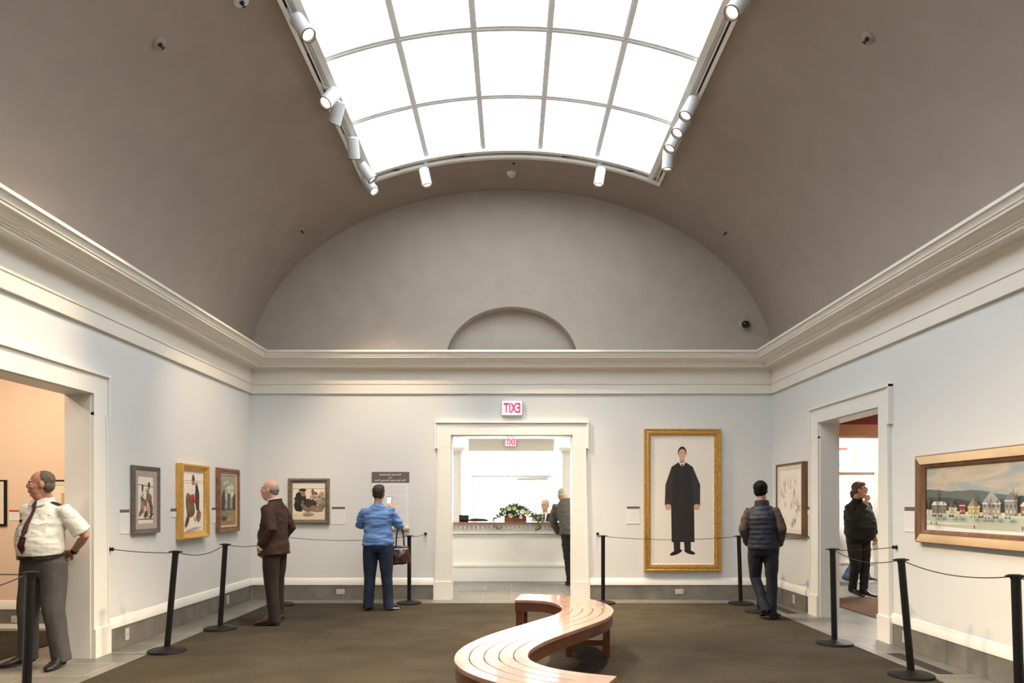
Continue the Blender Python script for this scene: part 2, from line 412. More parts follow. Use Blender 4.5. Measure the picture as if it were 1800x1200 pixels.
def wall_poster(x0, x1, z0, z1, lab, kind):
    r = empty('wall_poster', ((x0+x1)/2, 13.1, (z0+z1)/2), 0, lab, 'poster'); w, h = x1-x0, z1-z0
    b = B(); b.box(-w/2, w/2, -.012, -.001, -h/2, h/2); b.obj('sheet', mat('poster_paper', srgb(226, 224, 222), .7), r)
    b = B()
    if kind:
        b.tube([(.0, -.016, h*.48), (0, -.016, -h*.1), (0, -.016, -h*.42)], [(.015, .003), (.06, .003), (.11, .003)], 14, side=(1, 0, 0)); b.obj('printed_picture', mat('sepia_print', srgb(150, 138, 132), .8), r)
    else:
        b.box(-w/2+.01, w/2-.01, -.013, -.0121, h*.30, h*.42); b.obj('red_band', mat('red_print', srgb(176, 84, 76), .8), r)
        b = B(); b.box(-w/2+.01, w/2-.01, -.013, -.0121, -h*.46, -h*.38); b.obj('blue_band', mat('blue_print', srgb(120, 150, 180), .8), r)
wall_poster(5.78, 6.19, 2.13, 2.50, 'pale poster with red and blue bands on the wall beyond the right doorway', 0)
wall_poster(6.23, 6.46, 2.11, 2.52, 'pale poster with a grey tapering picture beyond the right doorway', 1)

# lobby
b = B(); b.box(-4.2, -4.0, YB+T, 19.2, 0, 3.4); struct(b, 'wall_lobby_left', M_CREAM)
b = B(); b.box(4.0, HW+T, YB+T, 19.2, 0, 3.4); struct(b, 'wall_lobby_right', M_CREAM)
b = B(); b.box(-4.2, 4.2, YB+T, 19.2, 3.0, 3.3); struct(b, 'ceiling_lobby', M_CREAM)
# far wall: glazed doors and side lights
b = B()
for x0, x1 in ((-4.2, -2.9), (2.9, 4.2)): b.box(x0, x1, 19.0, 19.2, 0, 3.0)
for x0, x1 in ((-2.9, -1.12), (1.12, 2.9)): b.box(x0, x1, 19.0, 19.2, 0, .2)
struct(b, 'wall_lobby_far', M_CREAM)
b = B(); b.box(-1.14, 1.14, 18.98, 19.16, 2.19, 2.29)
for x in (-1.12, -.04, 1.04): b.box(x, x+.08, 19.02, 19.155, 0, 2.185)
struct(b, 'door_4', M_TRIM)
M_GL = mat('daylit_glass', (.9, .95, 1), .3, emit=4, ecol=(.95, .98, 1))
for i, (x0, x1) in enumerate(((-1.04, -.04), (.04, 1.04))):
    d = B()
    d.box(x0+.01, x0+.12, 19.05, 19.10, 0, 2.17); d.box(x1-.12, x1-.01, 19.05, 19.10, 0, 2.17); d.box(x0+.12, x1-.12, 19.05, 19.10, 2.04, 2.17); d.box(x0+.12, x1-.12, 19.05, 19.10, 0, .25)
    dd = struct(d, 'door_%d' % (5+i), M_TRIM)
    g = B(); g.box(x0+.12, x1-.12, 19.07, 19.08, .25, 2.04); g.obj('glass_pane', M_GL, dd)
    h = B(); h.box(x0+.1, x1-.1, 19.00, 19.05, 2.10, 2.16)
    if i: h.obj('door_closer', mat('brushed_metal', (.4, .4, .4), .4, .6), dd)
for i, (x0, x1, z0, z1) in enumerate(((-2.9, -1.12, .2, 3.0), (1.12, 2.9, .2, 3.0), (-1.12, 1.12, 2.30, 3.0))):
    g = B(); g.box(x0, x1, 19.09, 19.11, z0, z1); struct(g, 'window_%d' % (2+i), M_GL)
b = B(); b.box(-.97, .95, 15.9, 16.3, 2.62, 2.89); struct(b, 'trim_lobby_beam', M_CREAM)
def column(x, y):
    b = B(); b.lathe([(.19, 0), (.19, .08), (.165, .12), (.16, .16), (.155, 2.30), (.145, 2.50), (.17, 2.53), (.19, 2.58)], (x, y, 0), 28)
    b.box(x-.22, x+.22, y-.22, y+.22, 2.58, 2.66); b.box(x-.21, x+.21, y-.21, y+.21, 0, .05)
    struct(b, 'trim_column', M_TRIM)
column(-1.25, 15.6); column(1.25, 15.6)
M_CL = mat('lit_ceiling_diffuser', (1, 1, 1), .5, emit=4, ecol=(1, .98, .94))
def ceil_panel(x, y, lab):
    r = empty('ceiling_light', (x, y, 3.0), 0, lab, 'ceiling light', 'lobby ceiling lights')
    f = B()
    f.box(-.34, .34, -.34, -.30, -.02, 0); f.box(-.34, .34, .30, .34, -.02, 0); f.box(-.34, -.30, -.30, .30, -.02, 0); f.box(.30, .34, -.30, .30, -.02, 0)
    f.obj('frame', M_WHITE, r)
    g = B(); g.box(-.30, .30, -.30, .30, -.015, -.002); g.obj('diffuser', M_CL, r)
for x, y, lab in ((-.62, 14.4, 'square lit ceiling panel over the lobby, left of the small EXIT sign'), (.62, 14.4, 'square lit ceiling panel over the lobby, right of the small EXIT sign')):
    ceil_panel(x, y, lab)
for x, y in ((-2.3, 14.4), (2.3, 14.4), (-2.3, 17.6), (2.3, 17.6), (-2.3, 12), (2.3, 12)):  # extra panels out of view, added to light the lobby
    ceil_panel(x, y, 'unseen square lit ceiling panel added to light the lobby beside the doorway')

def light(kind, name, loc, energy, col=(1, 1, 1), size=.1, parent=None, aim=None, angle=60, blend=.6):
    l = bpy.data.lights.new(name, kind); l.energy = energy; l.color = col
    if kind == 'SPOT': l.spot_size = R(angle); l.spot_blend = blend; l.shadow_soft_size = size
    elif kind == 'AREA': l.shape = 'DISK'; l.size = size
    else: l.shadow_soft_size = size
    o = bpy.data.objects.new(name, l); C.objects.link(o); o.location = loc
    if aim is not None: o.rotation_euler = (Vector(aim)-Vector(loc)).to_track_quat('-Z', 'Y').to_euler()
    if parent: o.parent = parent
    return o

# ------------------------------------------------------------------ track lights
M_LAMP = mat('glowing_lamp_lens', (1, .9, .75), .4, emit=2.2, ecol=(1, .86, .62))
def track_light(px, py, D, d, lab, mount, energy=600, ang=52, grp=None, vis=True):
    d = Vector(d).normalized(); c = W(px, py, D) if vis else Vector((px, D, py))
    r = empty('track_light', c, 0, lab, 'track light', grp)
    q = Vector((0, 0, -1)).rotation_difference(d).to_matrix().to_4x4()
    L, rad = .235, .068
    h = B(); h.lathe([(.0, L/2), (rad*.86, L/2), (rad, L/2-.010), (rad, -L/2), (rad*.90, -L/2), (rad*.86, -L/2+.035), (.0, -L/2+.036)], n=28, M=q, cap=False)
    h.obj('housing', M_WHITE, r)
    g = B(); g.lathe([(0, -L/2+.014), (rad*.60, -L/2+.016), (rad*.80, -L/2+.024), (rad*.80, -L/2+.034), (0, -L/2+.034)], n=24, M=q); g.obj('lamp_lens', M_LAMP, r)
    t = B(); t.lathe([(rad*.82, -L/2+.022), (rad*.88, -L/2-.002), (rad*1.01, -L/2-.002), (rad*1.01, -L/2+.006)], n=28, M=q, cap=False); t.obj('rim', M_TAUPE, r)
    # stem up to the track
    mx, my = mount; top = Vector((mx, my, vz(mx, .0)))-c
    a0 = -d*(L/2-.06)+Vector((0, 0, .05)) if d.z > -.8 else -d*(L/2)
    st = B(); st.tube([a0, Vector((top.x, top.y, a0.z*.4+top.z*.6)), top], .011, 10); st.box(top.x-.03, top.x+.03, top.y-.06, top.y+.06, top.z-.022, top.z+.015)
    st.obj('stem', M_WHITE, r)
    light('SPOT', 'spot_lamp', d*(L/2+.01), energy, (1, .76, .50), .05, r, aim=d*2, angle=ang, blend=.9)
G = 'spotlights along the skylight frame'
XL, XR = -(GX+.10), GX+.10
def depth(py): return 5262/(884-py)
heads = [
 (532, 48, None, (.55,-.25,-.8), 'large white spotlight nearest the top of the left skylight edge', XL),
 (580, 172, None, (-.3,-.5,-.75), 'white spotlight on the left skylight edge whose glowing lens faces the viewer', XL),
 (592, 198, None, (-.35,.35,-.85), 'white spotlight tucked just below the one with the glowing lens, left skylight edge', XL),
 (621, 260, None, (0,.5,-.85), 'white spotlight hanging straight down alone, midway along the left skylight edge', XL),
 (645, 303, None, (.6,.1,-.75), 'upper of two white spotlights bunched at the far left skylight corner', XL),
 (651, 327, None, (.55,-.3,-.75), 'lower of two white spotlights bunched at the far left skylight corner', XL),
 (748, 312, 9.6, (.2,0,-.95), 'white spotlight hanging from the far skylight edge, left of the round ceiling detector', None),
 (1054, 311, 9.6, (-.15,0,-.95), 'white spotlight hanging from the far skylight edge, right of the round ceiling detector', None),
 (1297, 8, None, (-.55,-.25,-.8), 'white spotlight at the very top of the right skylight edge, cut by the photo edge', XR),
 (1212, 190, None, (-.45,-.2,-.85), 'topmost of the four white spotlights clustered on the right skylight edge', XR),
 (1198, 222, None, (-.5,-.25,-.8), 'second from the top of four white spotlights clustered on the right skylight edge', XR),
 (1184, 248, None, (-.45,-.15,-.85), 'third from the top of four white spotlights clustered on the right skylight edge', XR),
 (1174, 281, None, (-.05,.1,-1), 'lowest of four clustered white spotlights on the right skylight edge, pointing straight down', XR),
]
for px, py, D, d, lab, mx in heads:
    if D is None: D = depth(py); mount = (mx, D+.02)
    else: mount = ((px-899.5)*D/F, 9.67)
    track_light(px, py, D, d, lab, mount, grp=G, energy=330 if px in (592, 621) else 720)
for i, (sx, y, d) in enumerate([(-1, 4.6, (.62,.1,-.7)), (-1, 2.4, (.62,.2,-.7)), (-1, .9, (.62,.0,-.7)), (1, 4.7, (-.62,.1,-.7)), (1, 3.0, (-.62,.2,-.7)), (1, 1.2, (-.62,.0,-.7))]):
    track_light(sx*1.88, 5.66, y, d, 'white spotlight on the skylight edge overhead, outside the photo', (sx*(GX+.10), y+.02), grp='spotlights overhead', vis=False)

# ------------------------------------------------------------------ detectors, sprinklers
def ray_vault(px, py):
    lo, hi = .5, 40
    for _ in range(60):
        m = (lo+hi)/2; p = W(px, py, m)
        ins = (p.x/HW)**2+(max(0, p.z-ZS)/BV)**2 < 1
        lo, hi = (m, hi) if ins else (lo, m)
    p = W(px, py, lo); n = Vector((-p.x/HW**2, 0, -(p.z-ZS)/BV**2)).normalized()
    return p, n
def sprinkler(px, py, lab, big=1.0, white=False):
    p, n = ray_vault(px, py)
    r = empty('sprinkler', p, 0, lab, 'sprinkler', None)
    q = Vector((0, 0, 1)).rotation_difference(n).to_matrix().to_4x4()
    b = B(); b.lathe([(0, -.01), (.055*big, -.01), (.058*big, .004), (.045*big, .012), (0, .013)], n=24, M=q); b.obj('cover_plate', M_WHITE if white else M_VAULT, r)
    b = B(); b.lathe([(0, .01), (.020*big, .012), (.014*big, .03), (.006, .034), (.006, .055), (0, .056)], n=12, M=q)
    b.tube([q @ Vector((-.018, 0, .055)), q @ Vector((.018, 0, .055))], .005, 6); b.obj('nozzle', M_HOLE, r)
sprinkler(280, 76, 'taupe sprinkler with dark nozzle on the upper left of the vault')
sprinkler(424, 2, 'white sprinkler plate at the top photo edge, left of the skylight', 1.15, True)
sprinkler(529, 404, 'small taupe sprinkler on the left far side of the vault', .75)
sprinkler(1277, 407, 'small taupe sprinkler on the right far side of the vault', .75)
sprinkler(1526, 66, 'taupe sprinkler with dark nozzle on the upper right of the vault')
p, n = ray_vault(903, 287)
b = B(); b.lathe([(0, .0), (.022, 0), (.022, -.006), (0, -.006)], n=16); tag(b.obj('ceiling_sensor', M_HOLE, loc=p+Vector((0, 0, -.0))), 'tiny dark round sensor on the vault between skylight and white detector', 'sensor')
p, n = ray_vault(899, 303)
r = empty('smoke_detector', p, 0, 'small white round smoke detector under the far edge of the skylight', 'smoke detector')
b = B(); b.lathe([(0, .0), (.068, 0), (.068, -.02), (.055, -.03), (.05, -.045), (0, -.046)], n=28); b.obj('base', M_WHITE, r)
b = B(); b.lathe([(0, -.046), (.034, -.046), (.034, -.062), (.02, -.07), (0, -.071)], n=20); b.obj('cap', M_WHITE, r)
p = W(1308, 572, YB)
r = empty('security_camera', (p.x, YB, p.z), 0, 'small dark dome security camera on the arched end wall above the right cornice', 'security camera')
Mx = Matrix.Rotation(R(90), 4, 'X')
b = B(); b.lathe([(0, 0), (.085, 0), (.085, .03), (.07, .045), (0, .045)], n=28, M=Matrix.Translation((0, 0, .02)) @ Mx); b.obj('mount_plate', M_LUN, r)
b = B(); b.ell((.0, -.07, .0), (.06, .06, .055)); b.obj('dome', mat('smoked_dome', (.01, .01, .012), .1), r)

# ------------------------------------------------------------------ stanchions and cords
def stanchion(bx, by, tx, lab, seen=True):
    r = empty('stanchion', (bx, by, .0105), 0, lab, 'barrier post', 'black barrier posts')
    b = B(); b.lathe([(0, 0), (.172, 0), (.178, .006), (.174, .020), (.150, .030), (.05, .040), (.034, .050), (0, .050)], n=48); b.obj('base', M_BLACK, r)
    dx = tx-bx
    b = B(); b.tube([(0, 0, .03), (dx*.97, 0, .955)], .0285, 24); b.obj('post', M_BLACK, r)
    b = B(); b.tube([(dx*.97, 0, .95), (dx, 0, .978)], .033, 24)
    b.box(dx-.062, dx+.062, -.012, .012, .962, .974); b.box(dx-.012, dx+.012, -.062, .062, .962, .974); b.obj('cap', M_BLACK, r)
    return Vector((tx, by, .975))
S = {}
S['n'] = stanchion(-3.33, 3.2, -3.27, 'black barrier post on the left outside the photo')
S[0] = stanchion(-3.28, 4.80, -3.25, 'black barrier post in front of the guard, at the left photo edge')
S[1] = stanchion(-3.345, 6.90, -3.26, 'black barrier post below the gold-framed painting on the left wall')
S[2] = stanchion(-3.33, 8.12, -3.27, 'black barrier post between the brown-suited man and the left wall')
S[3] = stanchion(-3.25, 10.05, -3.23, 'black barrier post hidden behind the brown-suited man')
S[4] = stanchion(-1.47, 10.2, -1.47, 'black barrier post between the woman in blue and the far doorway')
S[5] = stanchion(1.31, 10.2, 1.31, 'black barrier post just right of the far doorway, beside the bench')
S[6] = stanchion(3.27, 10.15, 3.24, 'black barrier post left of the man in the vest, by the tall painting')
S[7] = stanchion(3.27, 9.40, 3.27, 'black barrier post seen between the legs of the man in the vest')
S[8] = stanchion(3.30, 7.27, 3.28, 'black barrier post in front of the right-hand doorway')
S[9] = stanchion(3.325, 5.92, 3.24, 'black leaning barrier post left of the village painting')
S[10] = stanchion(3.29, 4.60, 3.26, 'black barrier post at the right photo edge, under the village painting')
S['m'] = stanchion(3.29, 3.1, 3.26, 'black barrier post on the right outside the photo')
def anchor(p, n, lab):
    p = Vector(p); n = Vector(n)
    q = Vector((0, 0, 1)).rotation_difference(n).to_matrix().to_4x4()
    b = B(); b.lathe([(0, 0), (.022, 0), (.022, .008), (.010, .012), (.010, .022), (.019, .028), (.019, .040), (.01, .046), (0, .046)], n=16, M=q)
    tag(b.obj('wall_hook', M_BLACK, loc=p), lab, 'wall hook', 'black wall hooks for the cords'); return p+n*.032
A0 = anchor((-HW, 4.82, .985), (1, 0, 0), 'black wall hook by the left doorway near edge, outside the photo')
A1 = anchor((-HW, 6.92+.02, 1.0), (1, 0, 0), 'black wall hook beside the left doorway casing')
A2 = anchor(((748-899.5)*YB/F, YB, .99), (0, -1, 0), 'black wall hook on the far wall, left of the doorway')
A3 = anchor(((1050.5-899.5)*YB/F, YB, .99), (0, -1, 0), 'black wall hook on the far wall, right of the doorway')
A4 = anchor((HW, 9.31, 1.0), (-1, 0, 0), 'black wall hook below the small label, right wall beside the doorway')
A5 = anchor((HW, 7.26, 1.0), (-1, 0, 0), 'black wall hook right of the right-hand doorway')
def cord(a, b2, sag, lab):
    pts = [a.lerp(b2, k/16)-Vector((0, 0, sag*4*(k/16)*(1-k/16))) for k in range(17)]
    b = B(); b.tube(pts, .0042, 6)
    tag(b.obj('barrier_cord', M_CORD), lab, 'cord', 'thin black barrier cords')
T_ = Vector((.0, 0, -.005))
def off(k, dx=0, dy=0): return S[k]+Vector((dx, dy, -.007))
cord(S['n']+Vector((0, .055, -.007)), off(0, 0, -.055), .08, 'thin black cord sagging left from the post in front of the guard')
cord(A0, off(0, -.055), .005, 'thin black level cord from the post in front of the guard to the wall')
cord(A1, off(1, -.055), .01, 'thin black cord from left wall hook to the nearest post in front of the paintings')
cord(off(1, 0, .055), off(2, 0, -.055), .06, 'thin black cord below the gold-framed painting on the left')
cord(off(2, 0, .055), off(3, 0, -.055), .06, 'thin black cord running behind the brown-suited man')
cord(off(3, .055), off(4, -.055), .05, 'thin black cord crossing between the brown-suited man and the woman in blue')
cord(off(4, .055), A2, .01, 'short black cord from post to hook left of the far doorway')
cord(A3, off(5, -.055), .005, 'short black cord from hook to post right of the far doorway')
cord(off(5, .055), off(6, -.055), .04, 'thin black cord across the tall gold-framed painting')
cord(off(6, 0, -.055), off(7, 0, .055), .03, 'thin black cord passing behind the man in the vest')
cord(off(7, .055), A4, .01, 'thin black cord under the framed sketches on the right wall')
cord(A5, off(8, .055), .01, 'thin black cord from the doorway post to the hook right of the doorway')
cord(off(8, 0, -.055), off(9, 0, .055), .06, 'thin black cord across the right-hand doorway')
cord(off(9, 0, -.055), off(10, 0, .055), .05, 'thin black cord below the village painting')
cord(off(10, 0, -.055), S['m']+Vector((0, .055, -.007)), .05, 'thin black cord outside the photo on the right')

# ------------------------------------------------------------------ artworks
class Art:
    def __init__(s, w, h, y): s.w, s.h, s.y = w, h, y; s.b = B(); s.mats = []; s.k = 0
    def mi(s, c):
        m = c if isinstance(c, bpy.types.Material) else pm(*c)
        if m not in s.mats: s.mats.append(m)
        return s.mats.index(m)
    def poly(s, pts, c):
        s.k += 1; y = s.y-.0001*s.k
        s.b.face([((u-.5)*s.w, y, (v-.5)*s.h) for u, v in pts], s.mi(c))
    def rect(s, u0, v0, u1, v1, c): s.poly([(u0, v0), (u1, v0), (u1, v1), (u0, v1)], c)
    def oval(s, u, v, a, bb, c, rot=0, n=20, wob=0):
        r = R(rot); ar = s.h/s.w; P = []
        for k in range(n):
            t = 2*PI*k/n; q = 1+wob*random.uniform(-1, 1)
            x, y = a*math.cos(t)*q, bb*math.sin(t)*q/ar*1.0
            x, y = x*math.cos(r)-y*math.sin(r), x*math.sin(r)+y*math.cos(r)
            P.append((min(max(u+x, 0), 1), min(max(v+y*1.0, 0), 1)))
        s.poly(P, c)
        if isinstance(c, tuple) and wob > 0:
            for q in range(9):
                t = random.uniform(0, 2*PI); rr = random.uniform(.2, .95); x, y = a*rr*math.cos(t), bb*rr*math.sin(t)/ar
                x, y = x*math.cos(r)-y*math.sin(r), x*math.sin(r)+y*math.cos(r)
                f = random.choice((.55, .72, 1.22, 1.4)); c2 = tuple(min(245, int(v*f/8)*8) for v in c)
                dx, dy = a*random.uniform(.15, .45)*random.choice((-1, 1)), bb*random.uniform(.1, .4)/ar*random.choice((-1, 1))
                s.stroke([(min(max(u+x, .02), .98), min(max(v+y, .02), .98)), (min(max(u+x+dx, .02), .98), min(max(v+y+dy, .02), .98))], min(a, bb)*s.w*random.uniform(.12, .3), c2)
    def stroke(s, pts, wd, c):
        for a, bb in zip(pts[:-1], pts[1:]):
            dx, dy = (bb[0]-a[0])*s.w, (bb[1]-a[1])*s.h; L = math.hypot(dx, dy) or 1
            nx, ny = -dy/L*wd/2/s.w, dx/L*wd/2/s.h
            s.poly([(a[0]+nx, a[1]+ny), (bb[0]+nx, bb[1]+ny), (bb[0]-nx, bb[1]-ny), (a[0]-nx, a[1]-ny)], c)

def picture(kind, loc, rz, w, h, prof, fmats, art, label, liner=0, lmat=None, group=None, cat='painting'):
    r = empty(kind, loc, rz, label, cat, group)
    b = B(); rr = []
    for sx, sz in ((-1, -1), (1, -1), (1, 1), (-1, 1)):
        rr.append([(sx*(w/2-i), -d, sz*(h/2-i)) for i, d in prof])
    b.rings(rr, 0, False, closed=True); b.obj('frame', fmats, r)
    ins, dep = prof[-1][0], prof[-1][1]
    bk = prof[0][1]
    if liner:
        b = B(); pr = [(ins-.002, .004), (ins-.002, dep+.004), (ins+liner, dep-.003), (ins+liner, .004)]
        b.rings([[(sx*(w/2-i), -d, sz*(h/2-i)) for i, d in pr] for sx, sz in ((-1, -1), (1, -1), (1, 1), (-1, 1))], 0, False, closed=True)
        b.obj('liner', lmat or M_LINEN, r); ins += liner
    cw, ch = w-2*ins, h-2*ins
    A = Art(cw, ch, -(dep-.008)); art(A)
    A.b.box(-cw/2-.003, cw/2+.003, -(dep-.010), -.003, -ch/2-.003, ch/2+.003, A.mi(M_LINEN))
    me = A.b.data('canvas', A.mats); o = bpy.data.objects.new('canvas', me); C.objects.link(o); o.parent = r
    return r

def art_runners(A):
    A.rect(0, 0, 1, 1, (232, 222, 210)); A.rect(.0, .08, 1, .10, (60, 50, 48)); A.rect(0, .0, 1, .08, (226, 216, 204))
    A.stroke([(0, .82), (1, .78)], .008, (90, 80, 74))
    for u, v, a, bb, rt, c in ((.3,.74,.10,.10,80,(98,66,52)),(.72,.80,.09,.11,80,(70,44,38)),(.62,.60,.20,.10,60,(150,120,104)),(.25,.56,.2,.12,50,(196,184,170)),
        (.40,.46,.26,.10,-20,(96,84,82)),(.75,.50,.14,.2,20,(142,104,82)),(.30,.34,.10,.24,-30,(168,120,92)),(.62,.30,.10,.26,20,(202,160,134)),
        (.85,.32,.08,.24,10,(108,78,62)),(.48,.2,.1,.12,30,(90,58,46)),(.82,.16,.12,.06,20,(82,60,52)),(.15,.24,.1,.08,40,(120,84,64)),(.55,.72,.06,.05,0,(206,156,132))):
        A.oval(u, v, a, bb, c, rt, wob=.18)
def art_bowler(A):
    A.rect(0, 0, 1, 1, (240, 228, 212)); A.rect(0, .84, 1, .846, (80, 70, 62)); A.rect(0, .80, 1, .806, (110, 98, 88))
    for u, v, a, bb, rt, c in ((.5,.86,.09,.09,90,(84,74,66)),(.52,.78,.07,.09,0,(176,122,96)),(.55,.66,.14,.15,10,(236,230,222)),(.68,.56,.10,.30,8,(66,54,48)),
        (.44,.52,.14,.12,0,(176,60,54)),(.28,.44,.12,.26,12,(128,96,68)),(.42,.36,.12,.16,60,(120,90,66)),(.22,.2,.16,.07,50,(92,60,46)),(.58,.22,.05,.06,0,(214,176,150)),(.74,.26,.10,.12,90,(146,92,64)),(.5,.05,.34,.02,4,(206,186,162))):
        A.oval(u, v, a, bb, c, rt, wob=.1)
def art_room(A):
    A.rect(0, 0, 1, 1, (156, 158, 140)); A.rect(0, 0, 1, .30, (158, 130, 96)); A.rect(.0, .30, 1, .34, (110, 92, 70)); A.rect(.78, .3, 1, .62, (96, 66, 44)); A.rect(.44, .3, .62, .64, (88, 92, 88))
    for u, v, a, bb, rt, c in ((.2,.55,.14,.22,0,(112,104,92)),(.16,.42,.12,.3,0,(70,62,54)),(.5,.72,.12,.12,0,(196,196,176)),(.72,.7,.12,.2,0,(206,204,184)),(.34,.62,.07,.2,0,(206,190,168)),
        (.24,.24,.2,.10,0,(128,132,112)),(.2,.14,.14,.06,0,(88,64,50)),(.55,.12,.3,.05,10,(176,150,116)),(.3,.84,.2,.06,10,(186,188,168))):
        A.oval(u, v, a, bb, c, rt, wob=.12)
def art_group(A):
    A.rect(0, 0, 1, 1, (230, 218, 198)); A.rect(0, .83, 1, .845, (160, 142, 122)); A.rect(0, 0, 1, .16, (220, 204, 178))
    for u, v, a, bb, rt, c in ((.24,.50,.19,.26,20,(44,42,44)),(.18,.34,.15,.14,-30,(40,38,38)),(.33,.70,.07,.08,0,(168,124,96)),(.31,.80,.12,.045,0,(46,36,32)),(.42,.36,.12,.2,50,(120,108,92)),
        (.62,.76,.045,.09,0,(126,96,76)),(.70,.68,.08,.08,0,(110,76,56)),(.66,.56,.15,.13,10,(178,150,122)),(.90,.68,.08,.09,0,(196,138,114)),(.86,.52,.14,.16,20,(158,142,120)),
        (.55,.44,.19,.13,-12,(58,48,44)),(.74,.30,.22,.08,-8,(146,122,98)),(.48,.16,.16,.05,0,(176,156,128)),(.90,.38,.1,.08,20,(130,110,90))):
        A.oval(u, v, a, bb, c, rt, wob=.14)
def art_coat(A):   # plain standing figure in a long dark coat
    A.rect(0, 0, 1, 1, (236, 228, 216))
    K, K2 = (38, 34, 34), (52, 47, 46)
    A.poly([(.36,.17),(.47,.17),(.47,.10),(.37,.09)], K); A.poly([(.53,.17),(.64,.17),(.64,.10),(.54,.10)], K)
    A.oval(.40, .088, .10, .035, (24, 20, 20), 10); A.oval(.62, .092, .09, .033, (24, 20, 20), -8)
    A.poly([(.33,.17),(.70,.17),(.69,.50),(.72,.62),(.67,.76),(.56,.795),(.44,.795),(.33,.76),(.28,.62),(.32,.50)], K)
    A.poly([(.33,.76),(.23,.62),(.22,.46),(.33,.45),(.35,.60)], K2); A.poly([(.67,.76),(.79,.62),(.79,.46),(.68,.45),(.66,.60)], K2)
    A.oval(.275, .445, .05, .05, (206, 160, 132)); A.oval(.735, .445, .05, .05, (206, 160, 132))
    A.stroke([(.5, .79), (.5, .18)], .008, K2); A.stroke([(.41, .44), (.40, .19)], .006, K2); A.stroke([(.60, .46), (.61, .19)], .006, K2)
    A.poly([(.44,.795),(.56,.795),(.50,.755)], (232, 226, 220)); A.poly([(.485,.782),(.515,.782),(.51,.75),(.49,.75)], (110, 40, 44))
    A.poly([(.46,.79),(.54,.79),(.535,.83),(.465,.83)], (196, 148, 122)); A.oval(.5, .872, .070, .098, (40, 30, 26)); A.oval(.5, .857, .060, .088, (214, 170, 144))
    A.oval(.475, .868, .010, .007, (70, 50, 42)); A.oval(.525, .868, .010, .007, (70, 50, 42)); A.oval(.5, .84, .014, .005, (166, 96, 86))
def art_sketches(A):
    A.rect(0, 0, 1, 1, (236, 226, 214))
    for i in range(60):
        cl = random.choice(((.2,.75),(.5,.8),(.75,.7),(.3,.4),(.62,.45),(.85,.4),(.35,.15),(.65,.15)))
        u, v = cl[0]+random.gauss(0, .05), cl[1]+random.gauss(0, .07)
        A.stroke([(u, v), (u+random.gauss(0, .05), v+random.gauss(0, .06)), (u+random.gauss(0, .05), v+random.gauss(0, .04))], random.uniform(.004, .012), random.choice(((206,190,176),(214,180,164),(186,176,166),(200,204,198))))
def sky_pigment():
    m = mat('painted_winter_sky', (.5, .5, .45), .6); nt = m.node_tree; bs = nt.nodes['Principled BSDF']
    tc = nt.nodes.new('ShaderNodeTexCoord'); mp = nt.nodes.new('ShaderNodeMapping'); mp.inputs['Scale'].default_value = (1, 1, 4.0)
    n = nt.nodes.new('ShaderNodeTexNoise'); n.inputs['Scale'].default_value = 1.6; n.inputs['Detail'].default_value = 6; n.inputs['Distortion'].default_value = .4
    r = nt.nodes.new('ShaderNodeValToRGB'); el = r.color_ramp.elements
    el[0].position = .32; el[0].color = (*srgb(142, 158, 168), 1); el[1].position = .68; el[1].color = (*srgb(168, 162, 140), 1)
    e = el.new(.44); e.color = (*srgb(160, 164, 158), 1); e = el.new(.55); e.color = (*srgb(196, 178, 160), 1)
    nt.links.new(tc.outputs['Object'], mp.inputs[0]); nt.links.new(mp.outputs[0], n.inputs[0]); nt.links.new(n.outputs['Fac'], r.inputs[0]); nt.links.new(r.outputs[0], bs.inputs['Base Color'])
    return m
